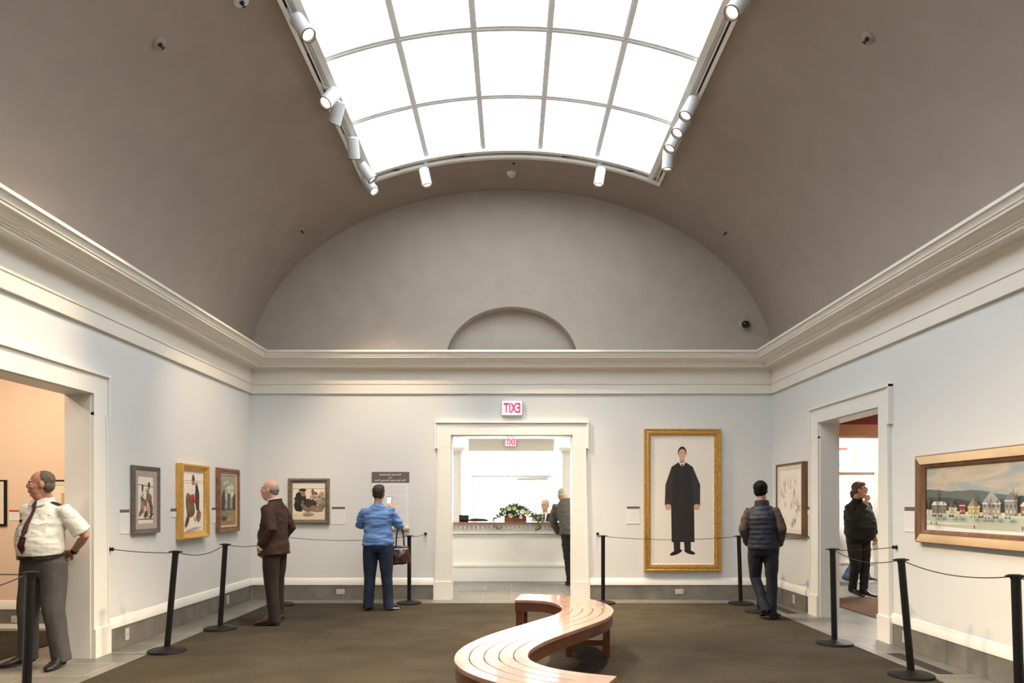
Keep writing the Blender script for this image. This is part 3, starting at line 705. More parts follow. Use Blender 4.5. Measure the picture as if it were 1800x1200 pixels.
def art_village(A):
    A.rect(0, 0, 1, 1, sky_pigment())
    rnd = random.Random(3)
    def hills(base, amp, c, ph):
        P = [(k/40, base+amp*math.sin(k/40*7+ph)+amp*.4*math.sin(k/40*19+ph*2)+rnd.uniform(-.006, .006)) for k in range(41)]
        A.poly(P+[(1, .1), (0, .1)], c)
    hills(.60, .05, (96, 106, 100), 1.1); hills(.52, .05, (66, 76, 68), 2.6); hills(.42, .02, (52, 58, 50), .4)
    A.rect(0, 0, 1, .30, (178, 184, 164))
    A.poly([(0,.33),(.3,.30),(.6,.30),(1,.31),(1,.24),(.5,.23),(.2,.25),(0,.26)], (200, 204, 192))
    A.poly([(0,.08),(.25,.05),(.6,.045),(1,.03),(1,0),(0,0)], (222, 224, 220))
    A.poly([(0,.16),(.12,.14),(.3,.12),(.1,.10),(0,.11)], (206, 210, 200))
    def house(u, w, h, c, roof, gable=True, lit=True, snow=True):
        A.rect(u, .27, u+w, .27+h, c)
        if gable: A.poly([(u-.004, .27+h), (u+w+.004, .27+h), (u+w/2, .27+h+w*A.w/A.h*.5)], roof)
        else: A.poly([(u-.004, .27+h), (u+w+.004, .27+h), (u+w-.01, .27+h+.05), (u+.01, .27+h+.05)], (206, 208, 204))
        n = max(2, int(w/.018))
        for f in range(1+int(h > .13)+int(h > .2)):
            for k in range(n):
                x = u+w*(k+.3)/n; A.rect(x, .30+f*.075, x+w*.38/n, .335+f*.075, (226, 196, 120) if (lit and f == 0) else (84, 86, 84))
        if snow: A.rect(u-.002, .27+h-.008, u+w+.002, .27+h+.004, (222, 222, 216))
        A.rect(u+w*.8, .27+h, u+w*.87, .27+h+.05, (120, 70, 60))
    house(.035, .085, .14, (128, 118, 106), (150, 150, 146), False, False)
    house(.135, .045, .09, (196, 178, 140), (116, 110, 104)); house(.195, .03, .13, (128, 60, 52), (112, 50, 44)); house(.24, .06, .11, (176, 164, 102), (150, 146, 120))
    house(.315, .085, .16, (150, 148, 142), (160, 160, 156)); house(.42, .055, .20, (142, 140, 138), (120, 122, 124)); house(.49, .09, .13, (150, 96, 74), (180, 180, 176), False)
    house(.60, .07, .15, (186, 180, 160), (120, 114, 108)); house(.69, .10, .18, (120, 84, 72), (130, 130, 126), False); house(.81, .07, .12, (170, 160, 110), (110, 104, 98)); house(.90, .08, .16, (150, 148, 142), (150, 150, 148))
    for u, h in ((.02,.5),(.075,.62),(.16,.45),(.285,.55),(.36,.42),(.48,.56),(.66,.5),(.78,.6),(.88,.5)):
        A.stroke([(u, .26), (u+.003, h)], .007, (84, 72, 60))
        for k in range(16):
            v = .38+(h-.38)*k/16; s = rnd.choice((-1, 1)); q = rnd.uniform(.5, 1); A.stroke([(u+.001, v), (u+s*.008*q, v+.05*q), (u+s*.013*q, v+.13*q)], .0025, (112, 98, 84))
    for u, c in ((.075,(120,50,44)),(.11,(70,76,74)),(.175,(60,66,66)),(.215,(206,206,200)),(.29,(180,186,180)),(.33,(136,60,52)),(.36,(190,194,190)),(.40,(110,104,92)),(.455,(140,170,170)),(.55,(50,56,64)),(.63,(150,60,50)),(.72,(176,180,176)),(.85,(70,80,90))):
        A.oval(u, .245, .014, .0048, c); A.oval(u, .262, .008, .004, (170, 176, 174)); A.oval(u-.008, .230, .003, .003, (40, 36, 34)); A.oval(u+.008, .230, .003, .003, (40, 36, 34))
    for u, v, c in ((.06,.12,(120,44,40)),(.075,.13,(170,150,130)),(.09,.12,(60,50,50)),(.30,.09,(110,40,40)),(.52,.10,(60,60,80)),(.7,.09,(120,60,40))):
        A.oval(u, v, .003, .007, c); A.oval(u, v+.03, .002, .002, (200, 160, 140))

LW, RW, BW = R(90), R(-90), 0
PF = [(0,.004),(0,.04),(.006,.052),(.018,.050),(.030,.038),(.040,.040),(.052,.030)]
zc = (1.843+1.127)/2
picture('framed_painting', (-HW, 7.59, zc), LW, .535, .716, PF, M_PEWTER, art_runners, 'dark grey-brown framed sepia painting nearest the left doorway', .055, mat('grey_mat_board', srgb(176, 160, 150), .8))
PG = [(0,.004),(0,.07),(.008,.085),(.02,.088),(.045,.070),(.075,.048),(.085,.046)]
picture('framed_painting', (-HW, 8.69, 1.471), LW, .75, .90, PG, M_GOLD2, art_bowler, 'wide gold-framed painting with red patch, middle one on the left wall')
PW = [(0,.004),(0,.05),(.008,.062),(.03,.060),(.05,.046),(.066,.050),(.076,.040)]
picture('framed_painting', (-HW, 9.78, 1.488), LW, .70, .87, PW, mat('red_brown_wood', (.22, .10, .05), .4, nscale=12, namt=.3), art_room, 'reddish brown framed greenish interior painting, farthest on the left wall', .018, M_OAKFR)
def bp(px): return (px-899.5)*YB/F
def bz(py): return HC+(884-py)*YB/F
picture('framed_painting', (bp(543.7), YB, bz(880.5)), BW, .622, .686, [(0,.004),(0,.03),(.008,.048),(.03,.052),(.052,.034),(.058,.036),(.066,.030)], M_GREYGILT, art_group, 'grey-gilt framed sepia painting on the far wall behind the brown-suited man')
picture('framed_painting', (bp(1198.5), YB, bz(878.5)), BW, 1.15, 2.135, [(0,.004),(0,.06),(.008,.072),(.022,.070),(.030,.060),(.055,.066),(.075,.058),(.082,.040),(.094,.040),(.10,.030)], M_GOLD, art_coat, 'tall gold-framed painting of a standing dark-coated figure on the far wall', .008, M_LINEN)
picture('framed_drawing', (HW, 9.905, 1.507), RW, .94, 1.0, [(0,.004),(0,.07),(.006,.080),(.022,.080),(.028,.070),(.030,.060)], M_WALNUT, art_sketches, 'shallow walnut framed sheet of faint sketches on the right wall', .06, mat('cream_mat', (.70, .64, .56), .8), cat='drawing')
PV = [(0,.004),(0,.04),(.006,.060),(.012,.064),(.085,.060),(.092,.052),(.10,.046),(.112,.040),(.125,.026)]
pv = picture('framed_painting', (HW, 5.43, 1.4875), RW, 2.80, .825, PV, [M_OAKFR, M_WALNUT], art_village, 'wide pale wood framed painting of a snowy village, at the right photo edge')
for f in pv.children:
    if f.name.startswith('frame'):
        for p in f.data.polygons:
            c = p.center; ins = min(1.40-abs(c.x), .4125-abs(c.z)); side_ = (1.40-abs(c.x)) < (.4125-abs(c.z))
            p.material_index = 1 if (ins > .085 or ins < .010 or side_) else 0

# side room pictures (black frames)
PB = [(0,.004),(0,.03),(.004,.036),(.018,.036),(.022,.028)]
def art_pale(A): A.rect(0, 0, 1, 1, (232, 214, 186))
def art_pale2(A):
    A.rect(0, 0, 1, 1, (232, 218, 196)); A.rect(.24, .3, .6, .78, (206, 166, 110)); A.oval(.5, .45, .06, .06, (60, 50, 44))
picture('framed_print', ((13-899.5)*8.27/F-.29, 8.27, 1.455), BW, .58, .53, PB, M_BLACK, art_pale, 'black framed pale print at the left photo edge in the side room', .05, M_LINEN, cat='print')
picture('framed_print', ((86-899.5)*8.27/F+.27, 8.27, 1.455), BW, .56, .53, PB, M_BLACK, art_pale2, 'black framed print with yellow patch behind the guard', .04, M_LINEN, cat='print')

def text(s, size, mirror, m, parent, loc, name='lettering', align='CENTER', depth_=.001, rx=90, bold=0):
    cu = bpy.data.curves.new('t', 'FONT'); cu.body = s; cu.size = size; cu.align_x = align; cu.align_y = 'CENTER'; cu.extrude = depth_; cu.offset = bold
    t = bpy.data.objects.new('t', cu); C.objects.link(t)
    dg = bpy.context.evaluated_depsgraph_get(); me = bpy.data.meshes.new_from_object(t.evaluated_get(dg))
    bpy.data.objects.remove(t); bpy.data.curves.remove(cu)
    me.name = name; me.materials.clear(); me.materials.append(m)
    me.transform(Matrix.Rotation(R(rx), 4, 'X'))
    if mirror: me.transform(Matrix.Scale(-1, 4, (1, 0, 0))); me.flip_normals()
    o = bpy.data.objects.new(name, me); C.objects.link(o); o.parent = parent; o.location = loc
    return o

M_REDCARD = mat('red_card', srgb(190, 70, 50), .7)
def wall_label(loc, rz, w, h, head, label, hm=None):
    r = empty('wall_label', loc, rz, label, 'wall label', 'small printed wall labels')
    b = B(); b.box(-w/2, w/2, -.006, -.001, -h/2, h/2-head, 0); b.obj('card', M_PAPER, r)
    b = B(); b.box(-w/2, w/2, -.007, -.001, h/2-head, h/2, 0); b.obj('header_strip', hm or M_TAUPE, r)
    n = int((h-head)/.016)
    if n > 2:
        b = B(); rnd = random.Random(5)
        for k in range(1, n-1): b.box(w/2*.84-w*.84*rnd.choice((1, .97, 1, .9)), w/2*.84, -.0065, -.0058, h/2-head-k*.016-.004, h/2-head-k*.016)
        b.obj('printed_text', M_TEXT, r)
wall_label((-HW, 7.215, 1.262), LW, .17, .245, .030, 'white label with dark header nearest the left doorway')
wall_label((-HW, 8.27, 1.338), LW, .16, .10, .035, 'short white label left of the gold-framed painting')
wall_label((-HW, 9.39, 1.29), LW, .15, .20, .030, 'white label between gold and reddish brown frames')
wall_label((bp(595), YB, bz(905.7)), BW, .195, .26, .034, 'white label with grey header right of the grey-gilt framed painting')
wall_label((bp(1113), YB, bz(905)), BW, .190, .26, .034, 'white label with dark header left of the tall painting')
wall_label((HW, 9.42, 1.352), RW, .17, .10, .04, 'short white label between the sketches and right doorway')
wall_label((HW, 7.02, 1.29), RW, .17, .245, .040, 'white label with dark header left of the village painting')
wall_label(((26-899.5)*8.27/F, 8.27, 1.31), BW, .12, .12, .022, 'small label with red header in the side room beside the guard', M_REDCARD)

# mirrored introduction panel
r = empty('text_panel', (bp(686.7), YB, bz(879.8)), 0, 'tall text panel with dark header behind the woman in blue', 'text panel')
w, h, hd = .562, .868, .165
b = B(); b.box(-w/2+.004, w/2-.004, -.018, -.001, -h/2+.03, h/2-hd); b.obj('panel', M_PAPER, r)
b = B(); b.box(-w/2, w/2, -.020, -.001, h/2-hd, h/2); b.obj('header', M_TAUPE, r)
b = B(); b.box(-w/2, w/2, -.045, -.001, -h/2, -h/2+.03); b.obj('ledge', M_OAKFR, r)
for s, z in (('Norman Rockwell', h/2-.042), ('and', h/2-.085), ('The Saturday Evening Post', h/2-.128)):
    text(s, .044 if s != 'and' else .036, True, M_PAPER, r, (0, -.0215, z), 'header_lettering')
b = B(); rnd = random.Random(11)
for k in range(25):
    if k in (6, 13, 19): continue
    L = rnd.choice((1, .98, .99, .6 if k in (5, 12) else 1)); z = h/2-hd-.05-k*.0235
    b.box(w/2*.84-w*.84*L, w/2*.84, -.0188, -.0178, z-.006, z)
b.obj('printed_text', M_TEXT, r)

# EXIT signs, mirrored
M_SIGN = mat('lit_sign_face', (.9, .62, .68), .5, emit=.55, ecol=(1, .62, .72)); M_SIGNR = mat('lit_red_letters', (.75, .01, .08), .5, emit=.35, ecol=(1, 0, .12))
def exit_sign(x, y, z, w, h, lab, small=False):
    r = empty('exit_sign', (x, y, z), 0, lab, 'exit sign')
    b = B(); b.box(-w/2, w/2, -.055, 0, -h/2, h/2); b.box(-w/2+.01, w/2-.01, -.05, -.005, -h/2-.012, -h/2); b.obj('housing', mat('sign_housing', (.45, .45, .43), .5), r)
    b = B(); b.box(-w/2+.006, w/2-.006, -.058, -.0551, -h/2+.006, h/2-.006); b.obj('face', M_SIGN, r)
    t = text('EXIT', h*1.02, True, M_SIGNR, r, (0, -.0595, 0), 'lettering', bold=h*.028)
    xs = [v.co.x for v in t.data.vertices]; zs = [v.co.z for v in t.data.vertices]
    t.scale = (w*.80/(max(xs)-min(xs)), 1, h*.66/(max(zs)-min(zs))); t.location.z = -(max(zs)+min(zs))/2*t.scale[2]; t.location.x = -(max(xs)+min(xs))/2*t.scale[0]
    return r
exit_sign(bp(900), YB, bz(717.5), .31, .225, 'red lettered EXIT sign mounted above the far doorway')
px = W(897.5, 777, 15.88); exit_sign(px.x, 15.88, px.z, .25, .19, 'smaller red EXIT sign on the lobby beam, seen through the far doorway')
b = B(); b.tube([(px.x, 15.86, px.z+.09), (px.x, 15.86, 3.0)], .01, 8)

# ------------------------------------------------------------------ outlets and floor grilles
def outlet(loc, rz, w, h, lab, gang=1):
    r = empty('wall_outlet', loc, rz, lab, 'outlet', 'outlets in the slate baseboard')
    b = B(); b.box(-w/2, w/2, -.006, 0, -h/2, h/2); b.obj('cover_plate', M_OUT, r, bevel=.002)
    for g in ((-.03, .03) if gang == 2 else (0,)):
        b = B()
        b.box(g*1-.018, g+.018, -.0085, -.006, -.03 if gang == 1 else -.018, .03 if gang == 1 else .018, 0)
        for s in (-1, 1): b.box(g+s*.006-.0015, g+s*.006+.0015, -.0090, -.0084, -.008, .008, 1)
        b.obj('socket', [M_OUT, M_HOLE], r)
outlet((bp(599), YB-.016, .118), 0, .125, .075, 'double beige outlet in slate between the brown-suited man and the woman', 2)
outlet((bp(1193.5), YB-.016, .118), 0, .125, .075, 'double beige outlet in slate under the tall painting', 2)
outlet((-HW+.016, 7.23, .12), LW, .075, .12, 'beige outlet in slate below the leftmost painting')
outlet((-HW+.016, 9.80, .12), LW, .075, .12, 'beige outlet in slate below the farthest painting on the left wall')
outlet((HW-.016, 9.86, .12), RW, .075, .12, 'beige outlet in slate under the framed sketches')
outlet((HW-.016, 7.08, .12), RW, .075, .12, 'beige outlet in slate right of the right-hand doorway')
outlet(((29.5-899.5)*8.25/F, 8.254, .105), 0, .13, .08, 'beige outlet in the side room baseboard behind the guard', 2)
def grille(y0, y1, lab):
    r = empty('floor_grille', (3.685, (y0+y1)/2, 0), 0, lab, 'floor grille', 'dark floor grilles along the right wall')
    b = B(); L = y1-y0
    b.box(-.065, .065, -L/2, L/2, .0005, .002); b.obj('recess', M_HOLE, r)
    b = B()
    b.box(-.07, -.062, -L/2, L/2, .001, .005); b.box(.062, .07, -L/2, L/2, .001, .005); b.box(-.07, .07, -L/2-.008, -L/2, .001, .005); b.box(-.07, .07, L/2, L/2+.008, .001, .005)
    for k in range(9): b.box(-.056+k*.014-.002, -.056+k*.014+.002, -L/2, L/2, .001, .0045)
    b.obj('grate', mat('grille_metal', (.09, .08, .075), .5, .4), r)
grille(6.05, 6.85, 'dark floor grille in the slate border below the village painting'); grille(9.35, 10.1, 'dark floor grille in the slate border below the framed sketches')

# ------------------------------------------------------------------ S bench
ctr = [(.07,7.56),(.30,7.515),(.52,7.39),(.675,7.10),(.722,6.70),(.62,6.28),(.455,5.98),(.29,5.70),(.125,5.42),(-.02,5.13),(-.128,4.78),(-.112,4.43),(.05,4.15),(.27,3.98),(.51,3.87)]
def catmull(P, n):
    P = [Vector((p[0], p[1])) for p in P]; P = [P[0]*2-P[1]]+P+[P[-1]*2-P[-2]]; out = []
    for i in range(1, len(P)-2):
        for k in range(n):
            t = k/n; p0, p1, p2, p3 = P[i-1:i+3]
            out.append(.5*((2*p1)+(-p0+p2)*t+(2*p0-5*p1+4*p2-p3)*t*t+(-p0+3*p1-3*p2+p3)*t**3))
    out.append(P[-2]); return out
cl = catmull(ctr, 9)
for _ in range(12): cl = [cl[0]]+[(cl[i-1]+cl[i]*2+cl[i+1])/4 for i in range(1, len(cl)-1)]+[cl[-1]]
def frame_at(i):
    t = (cl[min(i+1, len(cl)-1)]-cl[max(i-1, 0)]).normalized(); return t, Vector((-t.y, t.x))
bx0 = Vector((.29, 5.70, .0105))
bench = empty('bench', bx0, 0, 'long S-curved varnished wooden bench on the carpet in the middle', 'bench')
def ribbon(o0, o1, z0, z1, ch=.003, i0=0, i1=None):
    i1 = len(cl) if i1 is None else i1; rr = []
    for i in range(i0, i1):
        t, n = frame_at(i); c = cl[i]
        P = lambda o, z: Vector((c.x+n.x*o, c.y+n.y*o, z+.0105))-bx0
        rr.append([P(o0+ch, z1), P(o1-ch, z1), P(o1, z1-ch), P(o1, z0), P(o0, z0), P(o0, z1-ch)])
    b = B(); b.rings(rr, 0, True); return b
WB = .240; TOPZ = .445
for k in range(5):
    a0 = -WB+k*2*WB/5+(.0025 if k else 0); a1 = -WB+(k+1)*2*WB/5-(.0025 if k < 4 else 0)
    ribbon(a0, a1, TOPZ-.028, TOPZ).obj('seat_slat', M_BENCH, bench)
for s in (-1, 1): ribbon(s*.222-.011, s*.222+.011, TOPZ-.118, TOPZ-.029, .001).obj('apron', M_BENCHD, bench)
def support(i, end=0):
    t, n = frame_at(i); c = cl[i]+t*end
    Mx = Matrix(((t.x, n.x, 0, c.x-bx0.x), (t.y, n.y, 0, c.y-bx0.y), (0, 0, 1, 0), (0, 0, 0, 1)))
    for s in (-1, 1):
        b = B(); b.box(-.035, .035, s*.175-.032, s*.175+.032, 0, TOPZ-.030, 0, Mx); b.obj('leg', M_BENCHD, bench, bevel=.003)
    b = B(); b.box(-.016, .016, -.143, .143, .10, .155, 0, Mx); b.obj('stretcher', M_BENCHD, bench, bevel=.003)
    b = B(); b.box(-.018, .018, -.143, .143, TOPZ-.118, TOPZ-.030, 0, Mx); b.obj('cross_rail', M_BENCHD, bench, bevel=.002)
NC = len(cl)
support(0, .04); support(36); support(90); support(NC-1, -.04)

# ------------------------------------------------------------------ reception desk
desk = empty('reception_desk', (0, 13.2, 0), 0, 'cream panelled reception desk with wooden counter in the lobby', 'desk')
b = B(); b.box(-2.0, 1.7, .05, .70, 0, 1.05); b.obj('body', M_CREAM, desk)
b = B(); b.box(-2.0, 1.7, .0, .05, 0, .29); b.box(-2.0, 1.7, -.012, .05, .27, .31); b.obj('base_molding', M_TRIM, desk)
b = B(); b.box(-2.02, 1.72, .02, .05, .885, 1.055); b.box(-2.02, 1.72, .0, .05, .885, .905); b.box(-2.02, 1.72, -.02, .05, 1.035, 1.06)
for k in range(46): b.box(-2.0+k*.08, -1.96+k*.08, -.022, .025, .975, 1.03)
b.obj('dentil_molding', M_TRIM, desk)
b = B(); b.box(-2.06, 1.76, -.07, .76, 1.06, 1.095); b.obj('countertop', mat('red_brown_counter', (.30, .10, .05), .25, nscale=6, namt=.25, coat=.5, stretch=(.3, 1, 1)), desk, bevel=.006)

# flower arrangement
rnd = random.Random(21)
fx = bx = W(906, 918, 13.4).x
fl = empty('flower_arrangement', (fx, 13.42, 1.0955), 0, 'white and green flowers in a wooden box with trailing ivy on the counter', 'flowers')
b = B()
for s in (-1, 1): b.box(-.2, .2, s*.09-.008, s*.09+.008, 0, .12); b.box(s*.2-.008, s*.2+.008, -.09, .09, 0, .12)
b.box(-.2, .2, -.09, .09, 0, .01); b.obj('planter_box', mat('basket_wood', (.24, .10, .05), .6, nscale=20, namt=.3), fl)
def leaf(b, p, d, up, L, wd, m=0):
    d = d.normalized(); sd = d.cross(up).normalized(); nn = sd.cross(d)
    q = [p, p+d*L*.3+sd*wd/2+nn*L*.05, p+d*L*.7+sd*wd*.4+nn*L*.04, p+d*L, p+d*L*.7-sd*wd*.4+nn*L*.04, p+d*L*.3-sd*wd/2+nn*L*.05]
    b.face([q[0], q[1], q[2], q[3]], m, True); b.face([q[0], q[3], q[4], q[5]], m, True)
b = B(); MG = [mat('leaf_green', (.10, .16, .05), .5), mat('pale_leaf_green', (.25, .32, .14), .5), mat('dusty_leaf', (.22, .25, .24), .6)]
for k in range(900):
    th = rnd.uniform(0, 2*PI); ph = rnd.uniform(.05, 1.4); rr_ = rnd.uniform(.6, 1)
    p = Vector((math.cos(th)*math.sin(ph)*.36*rr_, math.sin(th)*math.sin(ph)*.14*rr_, .10+math.cos(ph)*.20*rr_))
    if abs(p.x) > .24: p.z -= (abs(p.x)-.24)*.6
    leaf(b, p, Vector((rnd.gauss(0, 1)+p.x*4, rnd.gauss(0, 1)-.3, rnd.gauss(.2, .8))), Vector((0, -.3, 1)), rnd.uniform(.05, .11), rnd.uniform(.02, .045), rnd.choice((0, 0, 1, 2)))
tag(b.obj('foliage', MG, fl, sharp=False), kind='stuff')
MP = [mat('white_petal', (.80, .80, .68), .6), mat('pale_green_petal', (.55, .62, .32), .6)]
for x, z, rad, mi in ((.13,.20,.055,0),(-.12,.25,.045,1),(-.02,.26,.045,1),(-.09,.12,.045,1),(.04,.21,.035,0),(.22,.19,.035,1),(.23,.12,.04,0),(-.2,.2,.03,1),(.32,.11,.035,1),(.34,.04,.035,0),(-.33,.1,.03,0),(.42,.08,.03,1),(.10,.09,.03,0)):
    b = B(); c = Vector((x, -.13 if abs(x) < .25 else -.09, z))
    b.ell(c, (rad*.6, rad*.6, rad*.6), 10, 6, 0)
    for j in range(14):
        a = j*2.4; rr_ = rad*(.35+.045*j); d = Vector((math.cos(a), -.5, math.sin(a)))
        leaf(b, c+Vector((math.cos(a)*rad*.3, -rad*.4, math.sin(a)*rad*.3)), d, Vector((0, -1, .1)), rr_, rad*.7, 0)
    b.obj('flower', MP[mi], fl, sharp=False)
for pts in (((-.25,-.1,.1),(-.36,-.2,.12),(-.40,-.30,.03),(-.39,-.33,-.07),(-.34,-.33,-.13),(-.27,-.33,-.11)), ((.28,-.1,.1),(.4,-.2,.08),(.43,-.31,.01),(.44,-.33,-.07),(.44,-.33,-.14),(.40,-.33,-.13)), ((.3,-.1,.15),(.45,-.15,.14),(.52,-.2,.06),(.50,-.22,.02))):
    b = B(); P = [Vector(q) for q in pts]; b.tube(P, .004, 6)
    for i in range(len(P)-1):
        for k in range(4):
            p = P[i].lerp(P[i+1], k/4); leaf(b, p, Vector((rnd.gauss(0, 1), -.3, rnd.gauss(0, 1))), Vector((0, -1, .2)), rnd.uniform(.04, .06), rnd.uniform(.03, .045), 0)
    b.obj('trailing_vine', MG, fl, sharp=False)
# card reader on the counter
cr = empty('card_reader', (W(815.5, 915, 13.35).x, 13.35, 1.0955), 0, 'small black device on two feet at the left end of the counter', 'card reader')
b = B(); b.box(-.09, .09, -.03, .05, .03, .13, 0, Matrix.Rotation(R(-14), 4, 'X')); b.obj('display', M_BLACK, cr, bevel=.006)
b = B(); b.box(-.085, -.055, -.05, .06, 0, .035); b.box(.055, .085, -.05, .06, 0, .035); b.box(-.085, .085, .02, .05, 0, .04); b.obj('stand', M_BLACK, cr)
def office_chair(x, y, sh, lab):
    r = empty('office_chair', (x, y, 0), 0, lab, 'chair')
    b = B(); b.tube([(0, 0, sh-.04), (0, 0, sh+.01)], [(.23, .22), (.25, .24)], 28); b.obj('seat', M_BLACK, r)
    b = B(); b.tube([(0, .22, sh+.22), (0, .22, sh+.50)], [(.20, .035), (.21, .04)], 20, side=(1, 0, 0), roundcap=True); b.obj('backrest', M_BLACK, r)
    b = B(); b.tube([(0, 0, .06), (0, 0, sh-.03)], .03, 12); b.tube([(0, .05, sh-.02), (0, .24, sh+.0), (0, .25, sh+.3)], .018, 8); b.obj('pole', M_BLACK, r)
    for k in range(5):
        a = k*2*PI/5; b = B(); b.tube([(0, 0, .09), (math.cos(a)*.27, math.sin(a)*.27, .06)], .018, 8); b.ell((math.cos(a)*.27, math.sin(a)*.27, .03), (.03, .03, .03), 10, 6); b.obj('foot', M_BLACK, r)
office_chair(W(840, 914, 14.35).x, 14.25, .60, 'black office chair whose round back shows above the counter')

# ------------------------------------------------------------------ people
SK = mat('skin', (.50, .27, .18), .55, nscale=12, namt=.08)
SK2 = mat('ruddy_skin', (.46, .22, .15), .55, nscale=12, namt=.1)
SK3 = mat('tan_skin', (.36, .19, .12), .55, nscale=12, namt=.08)
def remesh_obj(name, b, voxel, m, parent, smooth=3, fold=None, post=None):
    me = b.data(name, [m]); o = bpy.data.objects.new(name, me); C.objects.link(o)
    md = o.modifiers.new('r', 'REMESH'); md.mode = 'VOXEL'; md.voxel_size = voxel; md.use_smooth_shade = True
    if smooth: ms = o.modifiers.new('s', 'SMOOTH'); ms.iterations = smooth; ms.factor = .5
    bpy.context.view_layer.update()
    dg = bpy.context.evaluated_depsgraph_get(); nm = bpy.data.meshes.new_from_object(o.evaluated_get(dg))
    bpy.data.objects.remove(o); bpy.data.meshes.remove(me)
    nm.name = name; nm.materials.clear(); nm.materials.append(m)
    if fold:
        amp, sc, seed = fold
        nm.update(); co_ = [v.co.copy() for v in nm.vertices]; no_ = [v.normal.copy() for v in nm.vertices]
        for v, c, n in zip(nm.vertices, co_, no_):
            q = Vector((c.x*sc[0]+seed, c.y*sc[1]+seed*2, c.z*sc[2]))
            d = noise.noise(q)+.5*noise.noise(q*2.1)
            v.co = c+n*amp*d
    nm.polygons.foreach_set('use_smooth', [True]*len(nm.polygons)); nm.update()
    o = bpy.data.objects.new(name, nm); C.objects.link(o); o.parent = parent
    return o
V = Vector
def hand(b, w, d, pn, curl, k, side=1, spread=.05, hold=None):
    """w wrist, d direction of palm, pn palm normal (the side fingers curl to)"""
    d = V(d).normalized(); pn = V(pn); pn = (pn-d*pn.dot(d)).normalized(); sd = d.cross(pn)*side
    b.tube([w-d*.02*k, w+d*.02*k, w+d*.055*k, w+d*.09*k], [(.026*k, .019*k), (.030*k, .017*k), (.040*k, .016*k), (.039*k, .013*k)], 12, side=sd, roundcap=True)
    for j, (o_, L) in enumerate(((.028, .072), (.0095, .080), (-.0095, .075), (-.028, .058))):
        p = w+d*.086*k+sd*o_*k; a = 0; P = [p-d*.015*k, p]; dd = d+sd*o_*spread*20*.05
        for s_, f_ in enumerate((.45, .32, .26)):
            a += curl*(1+.15*j)*(.8 if s_ == 0 else 1)
            v_ = (d*math.cos(a)+pn*math.sin(a)+sd*o_*spread*10).normalized(); P.append(P[-1]+v_*L*f_*k)
        b.tube(P, [.0095*k, .0095*k, .0088*k, .0080*k, .0070*k], 8, roundcap=True)
    t0 = w+d*.025*k+sd*.026*k; v1 = (d*.65+sd*.7+pn*.35).normalized(); v2 = (d*.85+sd*.2+pn*.5).normalized()
    b.tube([t0-v1*.01*k, t0+v1*.035*k, t0+v1*.04*k+v2*.028*k, t0+v1*.04*k+v2*.050*k], [.013*k, .0115*k, .0105*k, .008*k], 8, roundcap=True)

def head_prims(b, M, k, jowl=0, nose=1.0):
    """M: head matrix (origin head centre; +y face)"""
    def e(c, r, rot=None):
        q = M.to_3x3().to_4x4()
        if rot: q = q @ rot
        b.ell(M @ (V(c)*k), tuple(v*k for v in r), 20, 14, M=q)
    e((0, -.018, .030), (.076, .096, .088)); e((0, .020, -.025), (.066, .074, .085)); e((0, .034, -.062), (.053+jowl*.5, .052, .048+jowl*.3))
    e((0, .068, -.094), (.026+jowl*.4, .022, .020)); e((0, .074, .030), (.054, .018, .014)); e((0, .085, -.050), (.028, .016, .022))
    e((.036, .066, -.022), (.024, .022, .022)); e((-.036, .066, -.022), (.024, .022, .022))
    if jowl: e((0, .03, -.10), (.05, .045, .03+jowl))
    b.tube([M @ (V(q)*k) for q in ((0, .082, .022), (0, .096, .0), (0, .108*nose**.3, -.020), (0, .094, -.032))], [(.009*k, .010*k), (.010*k, .011*k), (.0125*k, .010*k), (.011*k, .007*k)], 12, side=M.to_3x3() @ V((1, 0, 0)), roundcap=True)
    b.tube([M @ (V(q)*k) for q in ((-.024, .088, -.055), (0, .099, -.053), (.024, .088, -.055))], .0065*k, 8, roundcap=True)
    b.tube([M @ (V(q)*k) for q in ((-.020, .086, -.066), (0, .096, -.067), (.020, .086, -.066))], .0075*k, 8, roundcap=True)
    for s in (-1, 1):
        e((s*.078, -.008, -.012), (.010, .020, .032), Matrix.Rotation(R(-12), 4, 'X')); e((s*.074, .002, -.02), (.012, .012, .016))

